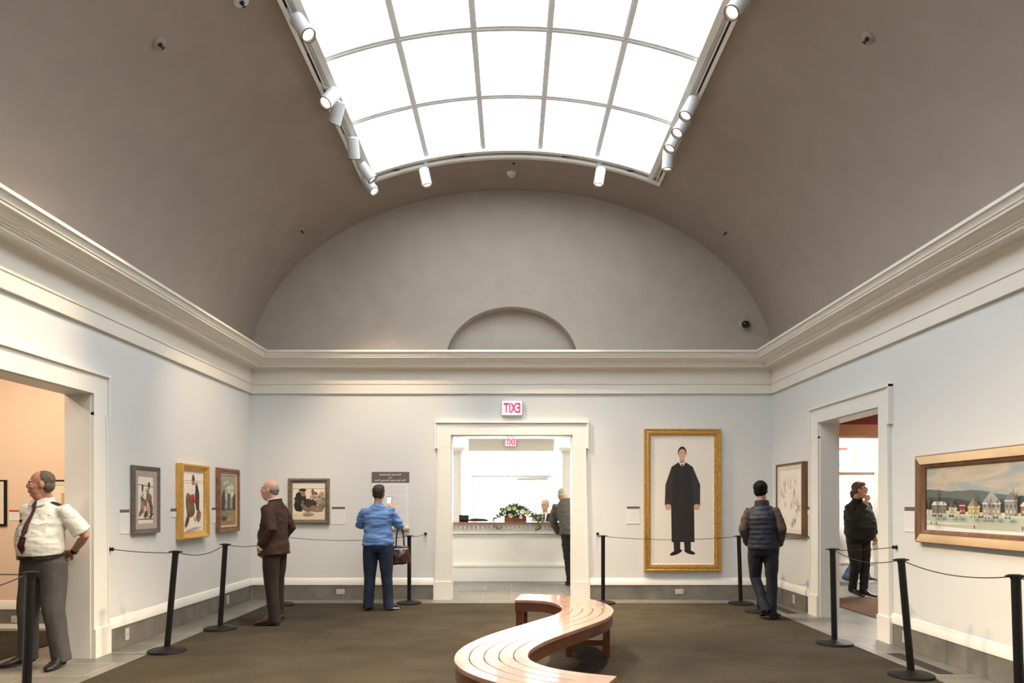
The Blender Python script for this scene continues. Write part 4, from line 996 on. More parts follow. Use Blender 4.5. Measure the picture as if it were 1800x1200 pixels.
def person(loc, rz, H, label, head=(0, 0, 0), lean=0, skin=SK, arms=None, legs=None, shape=1.0, jowl=0, z0=.0105, hc=(0, .025, 1.618), side_lean=0):
    """arms: {'L':(shoulder,elbow,wrist,handdir,palmn,curl),'R':...}; legs {'L':(hip,knee,ankle,toe)}  (1.75 m figure, +y forward, +x right)"""
    k = H/1.75
    r = empty('person', (loc[0], loc[1], z0), R(rz), label, 'person')
    Rl = Matrix.Rotation(-R(lean), 4, 'X') @ Matrix.Rotation(R(side_lean), 4, 'Y')
    def T(p, spine=True):
        p = V(p)
        if spine and p.z > .96: p = Rl @ (p-V((0, 0, .96)))+V((0, 0, .96))
        return p*k
    P = dict(r=r, k=k, T=T)
    arms = arms or {}
    legs = legs or {}
    LG = {'R': legs.get('R', ((.095, 0, .92), (.105, .02, .50), (.115, -.01, .085), (.135, .17, .03))), 'L': legs.get('L', ((-.095, 0, .92), (-.105, .02, .50), (-.115, -.01, .085), (-.135, .17, .03)))}
    b = B(); sx = V((1, 0, 0))
    b.tube([T(q) for q in ((0, 0, .93), (0, 0, .96), (0, .01, 1.08), (0, .005, 1.22), (0, 0, 1.34), (0, -.01, 1.42), (0, -.008, 1.455))],
           [(.13*k, .09*k), (.145*k, .10*k), (.125*k, .09*k), (.14*k, .088*k), (.145*k, .085*k), (.095*k, .062*k), (.058*k, .055*k)], 20, side=sx, roundcap=True)
    b.tube([T((0, -.02, 1.40)), T((0, -.008, 1.49)), T((hc[0]*.7, hc[1]-.02, hc[2]-.05))], [.064*k, .056*k, .056*k], 16)
    for s, q in LG.items():
        h_, kn, an, toe = [T(p, False) for p in q]
        b.tube([h_+V((0, 0, .03)), h_, h_.lerp(kn, .5), kn, kn.lerp(an, .35), an], [.08*k, .082*k, .068*k, .052*k, .052*k, .036*k], 14, roundcap=True)
        b.tube([an, an+V((0, 0, -.036)), an.lerp(toe, .70)], [(.034*k, .034*k), (.031*k, .030*k), (.026*k, .016*k)], 12, roundcap=True)
    AR = {}
    for s, q in arms.items():
        sh, el, wr = [T(p) for p in q[:3]]; AR[s] = (sh, el, wr)
        b.tube([T((0, -.01, 1.37)).lerp(sh, .3), sh+V((0, 0, -.012)), sh.lerp(el, .45), el, el.lerp(wr, .3), wr], [.045*k, .042*k, .044*k, .038*k, .038*k, .026*k], 14, roundcap=True)
        hand(b, wr, q[3], q[4], q[5], k, -1 if s == 'R' else 1)
    hM = Matrix.Translation(T(hc)) @ Rl.to_3x3().to_4x4() @ Matrix.Rotation(R(head[0]), 4, 'Z') @ Matrix.Rotation(R(-head[1]), 4, 'X') @ Matrix.Rotation(R(head[2]), 4, 'Y')
    hk = k*.97
    head_prims(b, hM, hk, jowl)
    remesh_obj('body', b, .0058, skin, r, 2)
    # eyes
    for s in (-1, 1):
        e = B(); e.ell(hM @ (V((s*.031, .0705, .008))*hk), (.0115*hk,)*3, 12, 8, 0); e.ell(hM @ (V((s*.031, .0785, .008))*hk), (.0052*hk,)*3, 10, 6, 1)
        e.obj('eye', [mat('eye_white', (.6, .57, .53), .3), mat('iris', (.03, .02, .015), .3)], r)
        e = B(); e.tube([hM @ (V((s*(.031+q), .0895-abs(q)*.35, .031-abs(q-.004)*.3))*hk) for q in (-.017, -.005, .008, .018)], .0038*hk, 6, roundcap=True)
        P.setdefault('brows', []).append(e)
    P.update(hM=hM, hk=hk, LG={s: [T(p, False) for p in q] for s, q in LG.items()}, AR=AR)
    return P
def brows(P, m):
    for e in P['brows']: e.obj('eyebrow', m, P['r'])
def hair(P, prims, m, voxel=.006, fold=(.006, (60, 60, 40), 3), name='hair'):
    b = B(); M, k = P['hM'], P['hk']; q = M.to_3x3().to_4x4()
    for c, r in prims: b.ell(M @ (V(c)*k), tuple(v*k for v in r), 20, 14, M=q)
    return remesh_obj(name, b, voxel, m, P['r'], 1, fold)
def trousers(P, m, waist=(.165, .125), hipr=(.185, .135), rad=(.10, .085, .072, .066, .066), wz=1.0, fold=(.008, (9, 9, 16), 1), wy=0, hem=.05, name='trousers'):
    k, T = P['k'], P['T']; b = B()
    b.tube([T((0, wy, wz), False), T((0, wy*.5, .95), False), T((0, 0, .87), False), T((0, 0, .80), False)], [tuple(v*k for v in waist), tuple(v*k for v in hipr), tuple(v*k for v in hipr), (hipr[0]*.86*k, hipr[1]*.80*k)], 22, side=(1, 0, 0))
    for s, (h_, kn, an, toe) in P['LG'].items():
        f = (toe-an); f.z = 0; f = f.normalized() if f.length > 0 else V((0, 1, 0))
        dn = (an-kn).normalized(); bot = an+dn*(.085-hem)*k
        pts = [h_+V((0, 0, .0)), h_.lerp(kn, .35), h_.lerp(kn, .7), kn, kn.lerp(an, .4), kn.lerp(an, .8), bot]
        rr = [rad[0]*1.05, rad[0], rad[1], rad[2], rad[3], rad[4], rad[4]*1.05]
        b.tube(pts, [(v*k*.95, v*k*1.05) for v in rr], 18, side=(1, 0, 0), roundcap=False)
    return remesh_obj(name, b, .009, m, P['r'], 2, fold)
def shoes(P, m, sole, L=.27, wd=.048, name='shoe'):
    k = P['k']
    for s, (h_, kn, an, toe) in P['LG'].items():
        f = toe-an; up = V((0, 0, 1)); fh = f.normalized()
        pitch_down = f.z; base = V((an.x, an.y, 0))
        # foot frame: heel under the ankle, along the ankle->toe direction on the sole plane
        sd = f.cross(up); sd = sd.normalized(); 
        toe0 = V((toe.x, toe.y, toe.z-.018*k)); heel = an+V((0, 0, -.058*k)); d = (toe0-heel).normalized()
        nrm = sd.cross(d).normalized()
        heel2 = heel-d*.055*k; tip = toe0+d*.048*k
        pt = lambda a, h: heel2.lerp(tip, a)+nrm*h*k
        b = B()
        b.tube([pt(.0, .036), pt(.12, .046), pt(.32, .048), pt(.50, .036), pt(.72, .024), pt(.92, .018), pt(1.0, .016)],
               [(.028*k, .030*k), (.036*k, .046*k), (wd*.82*k, .046*k), (wd*.9*k, .036*k), (wd*1.02*k, .026*k), (wd*.86*k, .020*k), (wd*.5*k, .014*k)], 16, side=sd, roundcap=True)
        b.tube([pt(.20, .05), pt(.18, .10)], [(.040*k, .05*k), (.038*k, .045*k)], 14, side=sd)
        o = remesh_obj(name, b, .005, m, P['r'], 1)
        c = B(); rr = []
        for z in (-.004, .012):
            rr.append([pt(.5, z)+d*(math.cos(t)*.5*(tip-heel2).length*1.04)+sd*(math.sin(t)*wd*k*(1.02 if math.cos(t) > 0 else .88)) for t in [2*PI*j/24 for j in range(24)]])
        c.rings(rr, 0, False); c.obj('sole', sole, o)
def garment(P, name, m, torso, sleeves, fold=(.010, (10, 10, 22), 2), voxel=.009, smooth=2, extra=None, spine=True):
    """torso: list of (z, y, rx, ry); sleeves: {'L': (fraction of arm covered, r_top, r_end)}"""
    k, T = P['k'], P['T']; b = B()
    b.tube([T((0 if len(q) < 5 else q[4], q[1], q[0]), spine) for q in torso], [(q[2]*k, q[3]*k) for q in torso], 28, side=(1, 0, 0), roundcap=False)
    for s, (fr_, r0, r1) in sleeves.items():
        sh, el, wr = P['AR'][s]
        c0 = sh.lerp(T((0, -.005, 1.31)), .75); sh = sh+V((0, 0, -.008*k))
        if fr_ <= .5: pts = [c0, sh, sh.lerp(el, .5), sh.lerp(el, fr_*2)]; rr = [r0*.9, r0*.95, (r0+r1)/2*1.02, r1]
        else: pts = [c0, sh, sh.lerp(el, .5), el, el.lerp(wr, (fr_-.5)), el.lerp(wr, (fr_-.5)*2)]; rr = [r0*.9, r0*.95, r0*.95, r0*.88, (r0+r1)/2*.92, r1]
        b.tube(pts, [v*k for v in rr], 18, roundcap=False)
    if extra: extra(b)
    return remesh_obj(name, b, voxel, m, P['r'], smooth, fold)
def collar(P, m, r=(.066, .066), z=1.455, h=.045, y=-.008, tilt=.012, name='collar', open_=0, th=.006):
    k, T = P['k'], P['T']; b = B(); rr = []
    n = 28
    for j in range(n+1):
        t = PI/2+R(open_)+(2*PI-2*R(open_))*j/n; c, s = math.cos(t), math.sin(t)
        def q(rad, z_): return T((c*(r[0]+rad), y+s*(r[1]+rad), z_+(-tilt*s)))
        rr.append([q(.012, z-.02), q(.003, z+h), q(-.004, z+h), q(.002, z-.02)])
    b.rings(rr, 0, True); return b.obj(name, m, P['r'])

M_SHIRT = mat('white_shirt_cloth', (.72, .72, .66), .75, nscale=9, namt=.05, bump=.15, bscale=25)
M_GREYTR = mat('charcoal_trouser_cloth', (.062, .058, .060), .8, nscale=14, namt=.15)
M_TIE = mat('maroon_tie_cloth', (.055, .008, .014), .6)
M_BLK = mat('black_cloth', (.012, .012, .013), .85, nscale=20, namt=.3)
M_LEATH = mat('black_leather', (.012, .011, .011), .35)
M_GHAIR = mat('grey_hair', (.22, .19, .16), .8, nscale=60, namt=.35)
M_DHAIR = mat('dark_brown_hair', (.030, .018, .012), .7, nscale=60, namt=.4)
M_BHAIR = mat('black_hair', (.004, .0035, .0035), .8, spec=.2)

from mathutils.bvhtree import BVHTree
def bvh(o):
    return BVHTree.FromPolygons([v.co for v in o.data.vertices], [p.vertices[:] for p in o.data.polygons])
def front(bv, x, z, off, k=1, d=V((0, -1, 0))):
    hit = bv.ray_cast(V((x*k, .8, z*k)), d)[0]
    return V((x*k, (hit.y if hit else .1)+off, z*k))
def patch(bv, outline, th, k, off=.001):
    b = B(); f = [front(bv, x, z, off, k) for x, z in outline]; b.rings([f, [p+V((0, th, 0)) for p in f]], 0, False); return b
# guard
G_ = person((-4.16, 6.33), 166, 1.755, 'guard in white short-sleeved shirt, maroon tie and grey trousers in the left doorway', head=(-45, 4, 0), skin=SK2, jowl=.02, z0=0, hc=(-.015, .05, 1.615),
   arms={'L': ((-.205, -.02, 1.385), (-.30, -.14, 1.15), (-.10, -.205, 1.0), (.9, -.05, -.25), (0, -1, .2), .5),
         'R': ((.205, -.02, 1.385), (.30, -.14, 1.15), (.10, -.215, .985), (-.9, -.1, -.2), (0, -1, .2), .5)},
   legs={'L': ((-.10, 0, .92), (-.13, .03, .50), (-.165, -.02, .085), (-.21, .14, .03)), 'R': ((.10, 0, .92), (.14, .03, .50), (.19, -.01, .085), (.27, .13, .03))})
hair(G_, [((0, -.030, .036), (.0775, .088, .084)), ((.0, -.048, -.022), (.073, .062, .060))], mat('short_grey_brown_hair', (.11, .082, .065), .8, nscale=60, namt=.4), fold=(.002, (60, 60, 60), 2))
brows(G_, M_GHAIR)
def gx(b):
    k, T = G_['k'], G_['T']
    b.ell(T((0, .085, 1.09)), (.165*k, .115*k, .135*k), 24, 16)
g_shirt = garment(G_, 'shirt', M_SHIRT, [(.985, .035, .185, .16), (1.02, .04, .195, .175), (1.09, .045, .198, .185), (1.18, .03, .195, .170), (1.27, .01, .195, .145), (1.35, -.005, .195, .125), (1.42, -.012, .145, .092), (1.46, -.01, .07, .064)],
        {'L': (.42, .072, .082), 'R': (.42, .072, .082)}, extra=gx, fold=(.009, (8, 8, 20), 4))
g_tr = trousers(G_, M_GREYTR, waist=(.178, .155), hipr=(.195, .150), rad=(.108, .098, .088, .080, .078), wz=1.0, wy=.03, fold=(.007, (12, 12, 4), 1))
shoes(G_, M_LEATH, M_BLK)
k, T = G_['k'], G_['T']
sv = bvh(g_shirt); tv = bvh(g_tr)
b = B(); rr = []
for j in range(48):
    t = 2*PI*j/48; d = V((-math.cos(t), -math.sin(t), 0)); z = (.982-.012*math.sin(t))*k
    o0 = V((math.cos(t)*.6, math.sin(t)*.6+.03, z)); best = .17
    for bv in (sv, tv):
        for dz in (-.012, .012):
            h_ = bv.ray_cast(o0+V((0, 0, dz)), d)[0]
            if h_: best = max(best, math.hypot(h_.x, h_.y-.03))
    rr.append(best)
rr = [(rr[j-2]+rr[j-1]+rr[j]+rr[(j+1) % 48]+rr[(j+2) % 48])/5 for j in range(48)]
rings_ = []
for j in range(48):
    t = 2*PI*j/48; z = (.982-.012*math.sin(t))*k; q = lambda a, zz: V((math.cos(t)*(rr[j]+a), .03+math.sin(t)*(rr[j]+a), zz))
    rings_.append([q(-.01, z-.019), q(.003, z-.018), q(.003, z+.018), q(-.01, z+.019)])
b.rings(rings_, 0, True, closed=True); b.obj('belt', M_LEATH, G_['r'])
collar(G_, M_SHIRT, z=1.462, h=.035)
for s_ in (-1, 1):
    b = B(); q0 = [(s_*.004, .072, 1.475), (s_*.070, .035, 1.495), (s_*.088, .075, 1.435), (s_*.035, .108, 1.415)]
    b.rings([[T(p) for p in q0], [T((x, y+.004, z+.004)) for x, y, z in q0]], 0, False); b.obj('collar_wing', M_SHIRT, G_['r'])
b = B(); rings_ = []
for z, wd in ((1.462, .015), (1.43, .020), (1.38, .019), (1.32, .023), (1.26, .028), (1.20, .032), (1.14, .036), (1.08, .039), (1.045, .036), (1.01, .006)):
    c = front(sv, 0, z, .004, k) if z < 1.42 else T((0, {1.462: .088, 1.43: .105}[z], z))
    rings_.append([c+V((-wd*k, -.004, 0)), c+V((0, .010, 0)), c+V((wd*k, -.004, 0)), c+V((0, -.010, 0))])
b.rings(rings_, 0, False); tie = b.obj('necktie', M_TIE, G_['r'])
b = B(); c = front(sv, 0, 1.16, .016, k); b.box(c.x-.037, c.x+.037, c.y-.006, c.y+.004, c.z-.003, c.z+.003); b.obj('tie_clip', mat('silver', (.6, .6, .6), .3, 1), tie)
for s_ in (-1, 1):
    b = B(); b.tube([T((s_*.085, -.005, 1.452)), T((s_*.13, -.012, 1.440)), T((s_*.185, -.02, 1.415))], [(.030*k, .009*k), (.028*k, .009*k), (.024*k, .009*k)], 12, side=(0, 1, 0)); b.obj('epaulette', M_BLK, G_['r'])
    cx = s_*.105
    patch(sv, [(cx-.055, 1.31), (cx+.055, 1.31), (cx+.055, 1.275), (cx, 1.258), (cx-.055, 1.275)], .006, k, .002).obj('pocket_flap', M_SHIRT, G_['r'])
    patch(sv, [(cx-.052, 1.28), (cx+.052, 1.28), (cx+.052, 1.17), (cx-.052, 1.17)], .003, k, .0).obj('pocket', M_SHIRT, G_['r'])
patch(sv, [(-.15, 1.342), (-.075, 1.342), (-.075, 1.338), (-.15, 1.338)], .003, k, .001).obj('embroidered_name', M_BLK, G_['r'])
b = B(); c = front(sv, .10, 1.29, .012, k); b.ell(c, (.017, .010, .017), 12, 8); b.tube([c, front(sv, .10, 1.22, .010, k)], .003, 6); b.obj('badge_reel', M_LEATH, G_['r'])
patch(sv, [(.072, 1.225), (.128, 1.225), (.128, 1.125), (.072, 1.125)], .004, k, .006).obj('identity_badge', mat('badge_card', (.55, .55, .55), .4), G_['r'])
b = B(); p = T((.24, -.06, 1.02)); b.box(p.x-.02, p.x+.02, p.y-.03, p.y+.03, p.z-.06, p.z+.05); b.tube([p+V((0, 0, .05)), p+V((0, 0, .09))], .007, 8); b.obj('radio', M_LEATH, G_['r'], bevel=.004)
b = B(); b.tube([T(p) for p in ((-.135, -.198, 1.02), (-.115, -.203, 1.005))], .034*k, 16); b.obj('wristwatch', M_LEATH, G_['r'])

# brown suited man
Bm = person((-2.83, 8.50), 83, 1.74, 'bald man in a dark brown suit standing in profile before the left wall', head=(8, -2, 0), skin=mat('pink_skin', (.58, .31, .22), .5, nscale=12, namt=.08), jowl=.012, lean=2, hc=(0, .045, 1.612),
   arms={'L': ((-.20, -.01, 1.380), (-.265, -.09, 1.14), (-.20, .085, .91), (.4, .0, -.9), (1, 0, .2), .3),
         'R': ((.20, -.01, 1.380), (.265, -.09, 1.14), (.20, .085, .91), (-.4, .0, -.9), (-1, 0, .2), .3)},
   legs={'L': ((-.095, 0, .92), (-.10, .0, .50), (-.11, -.05, .085), (-.14, .13, .03)), 'R': ((.095, 0, .92), (.105, .03, .50), (.12, .02, .085), (.17, .19, .03))})
hair(Bm, [((0, -.050, -.004), (.080, .068, .050)), ((0, -.06, -.035), (.066, .05, .045)), ((.068, -.015, .0), (.014, .03, .030)), ((-.068, -.015, .0), (.014, .03, .030))], M_GHAIR, fold=(.003, (60, 60, 60), 5))
brows(Bm, M_GHAIR)
M_BROWN = mat('dark_brown_suit_cloth', (.042, .016, .009), .85, nscale=8, namt=.3)
def bxx(b):
    k, T = Bm['k'], Bm['T']
    b.ell(T((0, .07, 1.06)), (.16*k, .13*k, .17*k), 20, 14)
b_jk = garment(Bm, 'suit_jacket', M_BROWN, [(.83, .01, .225, .185), (.90, .015, .215, .18), (1.0, .02, .200, .17), (1.10, .02, .195, .165), (1.22, .0, .20, .145), (1.33, -.012, .205, .13), (1.41, -.03, .17, .095), (1.475, -.045, .085, .06)],
        {'L': (.93, .074, .054), 'R': (.93, .074, .054)}, extra=bxx, fold=(.010, (7, 7, 12), 7), spine=True)
collar(Bm, M_SHIRT, z=1.475, h=.028, r=(.066, .068), y=.0)
collar(Bm, M_BROWN, z=1.455, h=.035, r=(.080, .078), y=-.018, open_=35, name='jacket_collar', th=.01)
k, T = Bm['k'], Bm['T']
jv = bvh(b_jk)
for s_ in (-1, 1):
    patch(jv, [(s_*.045, 1.425), (s_*.012, 1.30), (s_*.008, 1.15), (s_*.062, 1.28), (s_*.072, 1.31), (s_*.060, 1.325), (s_*.078, 1.40)], .007, k, .001).obj('lapel', M_BROWN, Bm['r'])
patch(jv, [(-.040, 1.425), (.040, 1.425), (.012, 1.30), (.0, 1.22), (-.012, 1.30)], .004, k, .0).obj('shirt', M_SHIRT, Bm['r'])
for s, (sh, el, wr) in Bm['AR'].items():
    b = B(); d = (wr-el).normalized(); b.tube([wr-d*.055*k, wr-d*.008*k], .044*k, 16); b.obj('shirt_cuff', M_SHIRT, Bm['r'])
trousers(Bm, mat('brown_trouser_cloth', (.026, .013, .010), .85, nscale=8, namt=.3), rad=(.098, .092, .082, .074, .070), hem=.02, fold=(.009, (10, 10, 4), 3))
shoes(Bm, mat('oxblood_leather', (.06, .014, .012), .3), M_BLK)

# woman in blue
Wm = person((-1.80, 9.58), -3, 1.70, 'person in light blue sweatshirt and jeans, back turned, before the text panel', head=(-8, 0, 0), skin=SK, hc=(.01, .02, 1.622),
   arms={'L': ((-.185, 0, 1.365), (-.285, .12, 1.16), (-.08, .25, 1.36), (.55, .2, .8), (.5, .6, -.3), .5),
         'R': ((.185, 0, 1.365), (.275, .13, 1.14), (.14, .26, 1.38), (-.35, .2, .9), (-.5, .6, -.3), .5)},
   legs={'L': ((-.10, 0, .90), (-.115, .0, .49), (-.135, -.01, .085), (-.16, .17, .03)), 'R': ((.10, 0, .90), (.12, .0, .49), (.15, -.01, .085), (.24, .13, .03))})
hair(Wm, [((0, -.030, .032), (.088, .095, .092)), ((0, -.045, -.02), (.080, .070, .066)), ((0, -.042, -.065), (.055, .042, .038)), ((0, .02, .075), (.07, .07, .05))], M_DHAIR, fold=(.006, (45, 45, 25), 8))
M_BLUE = mat('light_blue_sweatshirt_cloth', srgb(98, 134, 188), .85, nscale=5, namt=.06)
garment(Wm, 'sweatshirt', M_BLUE, [(.895, .0, .212, .162), (.915, .0, .220, .170), (.96, .0, .218, .168), (1.06, .0, .198, .150), (1.18, .0, .192, .14), (1.29, -.005, .205, .135), (1.365, -.01, .190, .115), (1.425, -.015, .11, .078), (1.455, -.012, .078, .066)],
        {'L': (.62, .078, .068), 'R': (.62, .078, .068)}, fold=(.018, (5, 5, 17), 11))
collar(Wm, M_BLUE, r=(.070, .062), z=1.455, h=.012, name='neckband')
M_JEAN = mat('dark_blue_denim', (.012, .020, .045), .85, nscale=6, namt=.35)
trousers(Wm, M_JEAN, waist=(.185, .14), hipr=(.205, .150), rad=(.112, .098, .085, .078, .075), fold=(.008, (10, 10, 5), 6), wz=.97, hem=.03)
shoes(Wm, mat('navy_sneaker_cloth', (.02, .03, .05), .7), mat('white_rubber', (.75, .74, .72), .6), wd=.05)
k, T = Wm['k'], Wm['T']
b = B(); p = T((.085, .30, 1.50)); Mr = Matrix.Translation(p) @ Matrix.Rotation(R(8), 4, 'Y') @ Matrix.Rotation(R(-4), 4, 'Z'); b.box(-.038, .038, -.005, .005, -.075, .075, 0, Mr)
ph = empty('phone', (0, 0, 0), 0, 'black phone held up by the person in the light blue sweatshirt', 'phone'); ph.location = Wm['r'].location; ph.rotation_euler = Wm['r'].rotation_euler
b.obj('case', M_LEATH, ph, bevel=.004)
b = B(); b.box(-.033, .033, -.0065, -.005, -.068, .068, 0, Mr); b.obj('screen', mat('phone_screen', (.5, .5, .5), .2, emit=.5, ecol=(.9, .9, .9)), ph)
# handbag hanging on the right elbow
M_BAG = mat('dark_brown_leather', (.045, .012, .010), .35, nscale=10, namt=.3)
el = Wm['AR']['R'][1]; wr = Wm['AR']['R'][2]; hp = Wm['r'].matrix_world if False else Matrix.Translation(Wm['r'].location) @ Matrix.Rotation(R(-3), 4, 'Z')
e0 = hp @ (el.lerp(wr, .12)); zb = e0.z-.40
bag = empty('handbag', (e0.x+.02, e0.y+.0, zb), R(20), 'dark brown leather handbag hanging from the arm of the person in blue', 'handbag')
b = B(); b.tube([(0, 0, -.125), (0, 0, -.11), (0, 0, 0), (0, 0, .10), (0, 0, .125)], [(.135, .06), (.145, .068), (.135, .06), (.105, .035), (.08, .018)], 24, side=(1, 0, 0)); remesh_obj('bag_body', b, .008, M_BAG, bag, 1, (.012, (14, 14, 10), 4))
b = B(); b.tube([(math.cos(t)*.055+.0, .0, .10+math.sin(t)*.30) for t in [PI*j/14 for j in range(15)]], .008, 8); b.obj('strap', M_BAG, bag)
b = B(); b.tube([(math.cos(t)*.055+.0, .03, .10+math.sin(t)*.29) for t in [PI*j/14 for j in range(15)]], .008, 8); b.obj('strap', M_BAG, bag)
b = B(); b.tube([(-.09, -.045, .08), (.09, -.045, .08)], .004, 6); b.box(-.02, .02, -.055, -.045, .03, .07); b.obj('clasp', mat('silver', (.6, .6, .6), .3, 1), bag)

# man in puffer vest
Vm = person((3.125, 8.83), -24, 1.725, 'person in a navy puffer vest and dark jeans, back turned, facing the framed sketches', head=(-6, -2, 0), skin=SK3, hc=(-.01, .03, 1.622), side_lean=-2,
   arms={'L': ((-.165, -.01, 1.365), (-.232, -.07, 1.13), (-.185, .06, .93), (.35, .1, -.9), (1, 0, .2), .3),
         'R': ((.165, -.01, 1.365), (.232, -.07, 1.13), (.185, .06, .93), (-.35, .1, -.9), (-1, 0, .2), .3)},
   legs={'L': ((-.09, 0, .92), (-.11, .12, .51), (.03, -.05, .135), (-.01, .08, .052)), 'R': ((.09, 0, .92), (.095, .02, .50), (.10, .02, .085), (.15, .19, .03))})
hair(Vm, [((0, -.022, .040), (.090, .103, .092)), ((0, -.042, -.01), (.084, .076, .072)), ((0, -.045, -.05), (.058, .046, .04))], M_BHAIR, fold=(.006, (40, 40, 30), 9))
M_NAVY = mat('navy_quilted_nylon', (.007, .008, .022), .6, nscale=10, namt=.3)
garment(Vm, 'sweater', mat('brown_grey_knit', (.055, .042, .032), .95, nscale=30, namt=.2), [(1.02, 0, .15, .11), (1.2, 0, .165, .12), (1.33, -.01, .18, .12), (1.42, -.02, .12, .08)],
        {'L': (.98, .064, .046), 'R': (.98, .064, .046)}, fold=(.009, (10, 10, 16), 12))
vest_t = []
for i in range(57):
    f = i/56; z = .88+f*.545
    rx = .190 if f < .72 else .190-(f-.72)*.28
    ry = .150-.01*f if f < .75 else .1425-(f-.75)*.20
    q = .007*(abs(math.sin(f*PI*9))**.5)-.003
    vest_t.append((z, -.008 - (.02*(f-.7) if f > .7 else 0), rx+q, ry+q))
garment(Vm, 'puffer_vest', M_NAVY, vest_t, {}, fold=(.004, (14, 14, 14), 2), voxel=.007, smooth=1)
collar(Vm, M_NAVY, r=(.082, .078), z=1.425, h=.065, name='vest_collar', open_=12, th=.012, tilt=.01)
trousers(Vm, mat('near_black_denim', (.008, .010, .016), .85, nscale=8, namt=.3), waist=(.165, .13), hipr=(.182, .14), rad=(.100, .088, .074, .066, .062), fold=(.009, (10, 10, 7), 13))
shoes(Vm, mat('dark_brown_suede', (.025, .017, .013), .8), M_BLK)

# man in black behind the right doorway
Km = person((5.38, 11.05), -158, 1.785, 'large person in black sweater and trousers, hand on chin, walking beyond the right-hand doorway', head=(38, -3, 0), skin=SK, jowl=.015, z0=.0105, hc=(0, .04, 1.618),
   arms={'R': ((.185, .0, 1.345), (.27, .15, 1.15), (.07, .21, 1.44), (-.35, .0, .9), (-.3, -.6, .2), .8),
         'L': ((-.21, -.02, 1.380), (-.30, -.03, 1.14), (-.31, .03, .90), (0, .15, -1), (.9, .2, .1), .6)},
   legs={'L': ((-.09, 0, .92), (-.09, .04, .50), (-.05, .06, .085), (-.06, .23, .03)), 'R': ((.09, 0, .92), (.09, .04, .50), (.05, -.06, .10), (.06, .11, .03))})
hair(Km, [((0, -.028, .040), (.086, .098, .088)), ((0, -.045, -.01), (.080, .070, .062)), ((0, .025, .078), (.066, .062, .036))], mat('tousled_brown_hair', (.10, .058, .035), .8, nscale=60, namt=.4), fold=(.009, (35, 35, 30), 10))
brows(Km, M_DHAIR)
garment(Km, 'sweater', M_BLK, [(.87, .02, .20, .17), (.93, .03, .235, .195), (1.05, .05, .25, .21), (1.18, .03, .245, .19), (1.30, .0, .232, .16), (1.38, -.01, .18, .115), (1.44, -.015, .10, .075), (1.465, -.01, .072, .066)],
        {'L': (.95, .072, .050), 'R': (.92, .070, .050)}, fold=(.012, (7, 7, 14), 14))
collar(Km, M_BLK, r=(.07, .068), z=1.455, h=.03)
trousers(Km, M_BLK, waist=(.18, .15), hipr=(.195, .155), rad=(.108, .096, .080, .066, .058))
shoes(Km, M_LEATH, mat('grey_rubber', (.3, .3, .28), .7))
M, hk = Km['hM'], Km['hk']
def glasses(P):
    M, hk = P['hM'], P['hk']; b = B()
    for s in (-1, 1):
        b.tube([M @ (V((s*.032+math.cos(t)*.022, .100, .006+math.sin(t)*.017))*hk) for t in [2*PI*j/16 for j in range(17)]], .0020, 6)
        b.tube([M @ (V(q)*hk) for q in ((s*.054, .098, .008), (s*.078, .05, .006), (s*.082, .0, .0))], .0018, 6)
    b.tube([M @ (V((-.010, .103, .008))*hk), M @ (V((.010, .103, .008))*hk)], .0020, 6)
    b.obj('glasses', M_LEATH, P['r'])
glasses(Km)
wr = Km['AR']['L'][2]; q = Matrix.Translation(Km['r'].location) @ Matrix.Rotation(R(-158), 4, 'Z') @ (wr+V((0, .03, -.12)))
b = B(); b.box(-.05, .05, -.004, .004, -.08, .05, bm if False else 0, Matrix.Rotation(R(-20), 4, 'Y'))
tag(b.obj('leaflet', M_PAPER, loc=q+V((-.02, 0, -.01)), rot=(0, 0, R(20))), 'white folded leaflet in the lowered hand of the person in black', 'leaflet')

# striding person in jeans beyond
Jm = person((6.10, 12.62), -80, 1.72, 'striding person in blue shirt and jeans, mostly hidden behind the person in black', head=(0, 0, 0), z0=0,
   arms={'L': ((-.19, 0, 1.380), (-.25, .10, 1.16), (-.20, .26, 1.02), (.2, .8, .1), (1, 0, 0), .5), 'R': ((.19, 0, 1.380), (.25, -.12, 1.16), (.24, -.16, .92), (0, .1, -1), (-1, 0, 0), .5)},
   legs={'L': ((-.09, 0, .90), (-.095, .20, .54), (-.10, .30, .12), (-.11, .46, .07)), 'R': ((.09, 0, .90), (.10, -.02, .50), (.10, -.26, .14), (.10, -.12, .04))})
hair(Jm, [((0, -.03, .036), (.084, .096, .086)), ((0, -.045, -.01), (.078, .068, .062))], M_DHAIR)
brows(Jm, M_DHAIR)
garment(Jm, 'shirt', mat('dusty_blue_shirt_cloth', (.08, .13, .24), .85), [(.88, 0, .19, .14), (1.0, 0, .185, .14), (1.15, 0, .18, .135), (1.3, -.005, .19, .13), (1.38, -.01, .17, .105), (1.455, -.01, .075, .066)], {'L': (.6, .066, .056), 'R': (.6, .066, .056)})
trousers(Jm, mat('mid_blue_denim', (.05, .09, .16), .85, nscale=8, namt=.3), rad=(.098, .088, .075, .068, .066))
shoes(Jm, mat('black_trainer_cloth', (.02, .02, .022), .7), mat('white_rubber', (.75, .74, .72), .6))

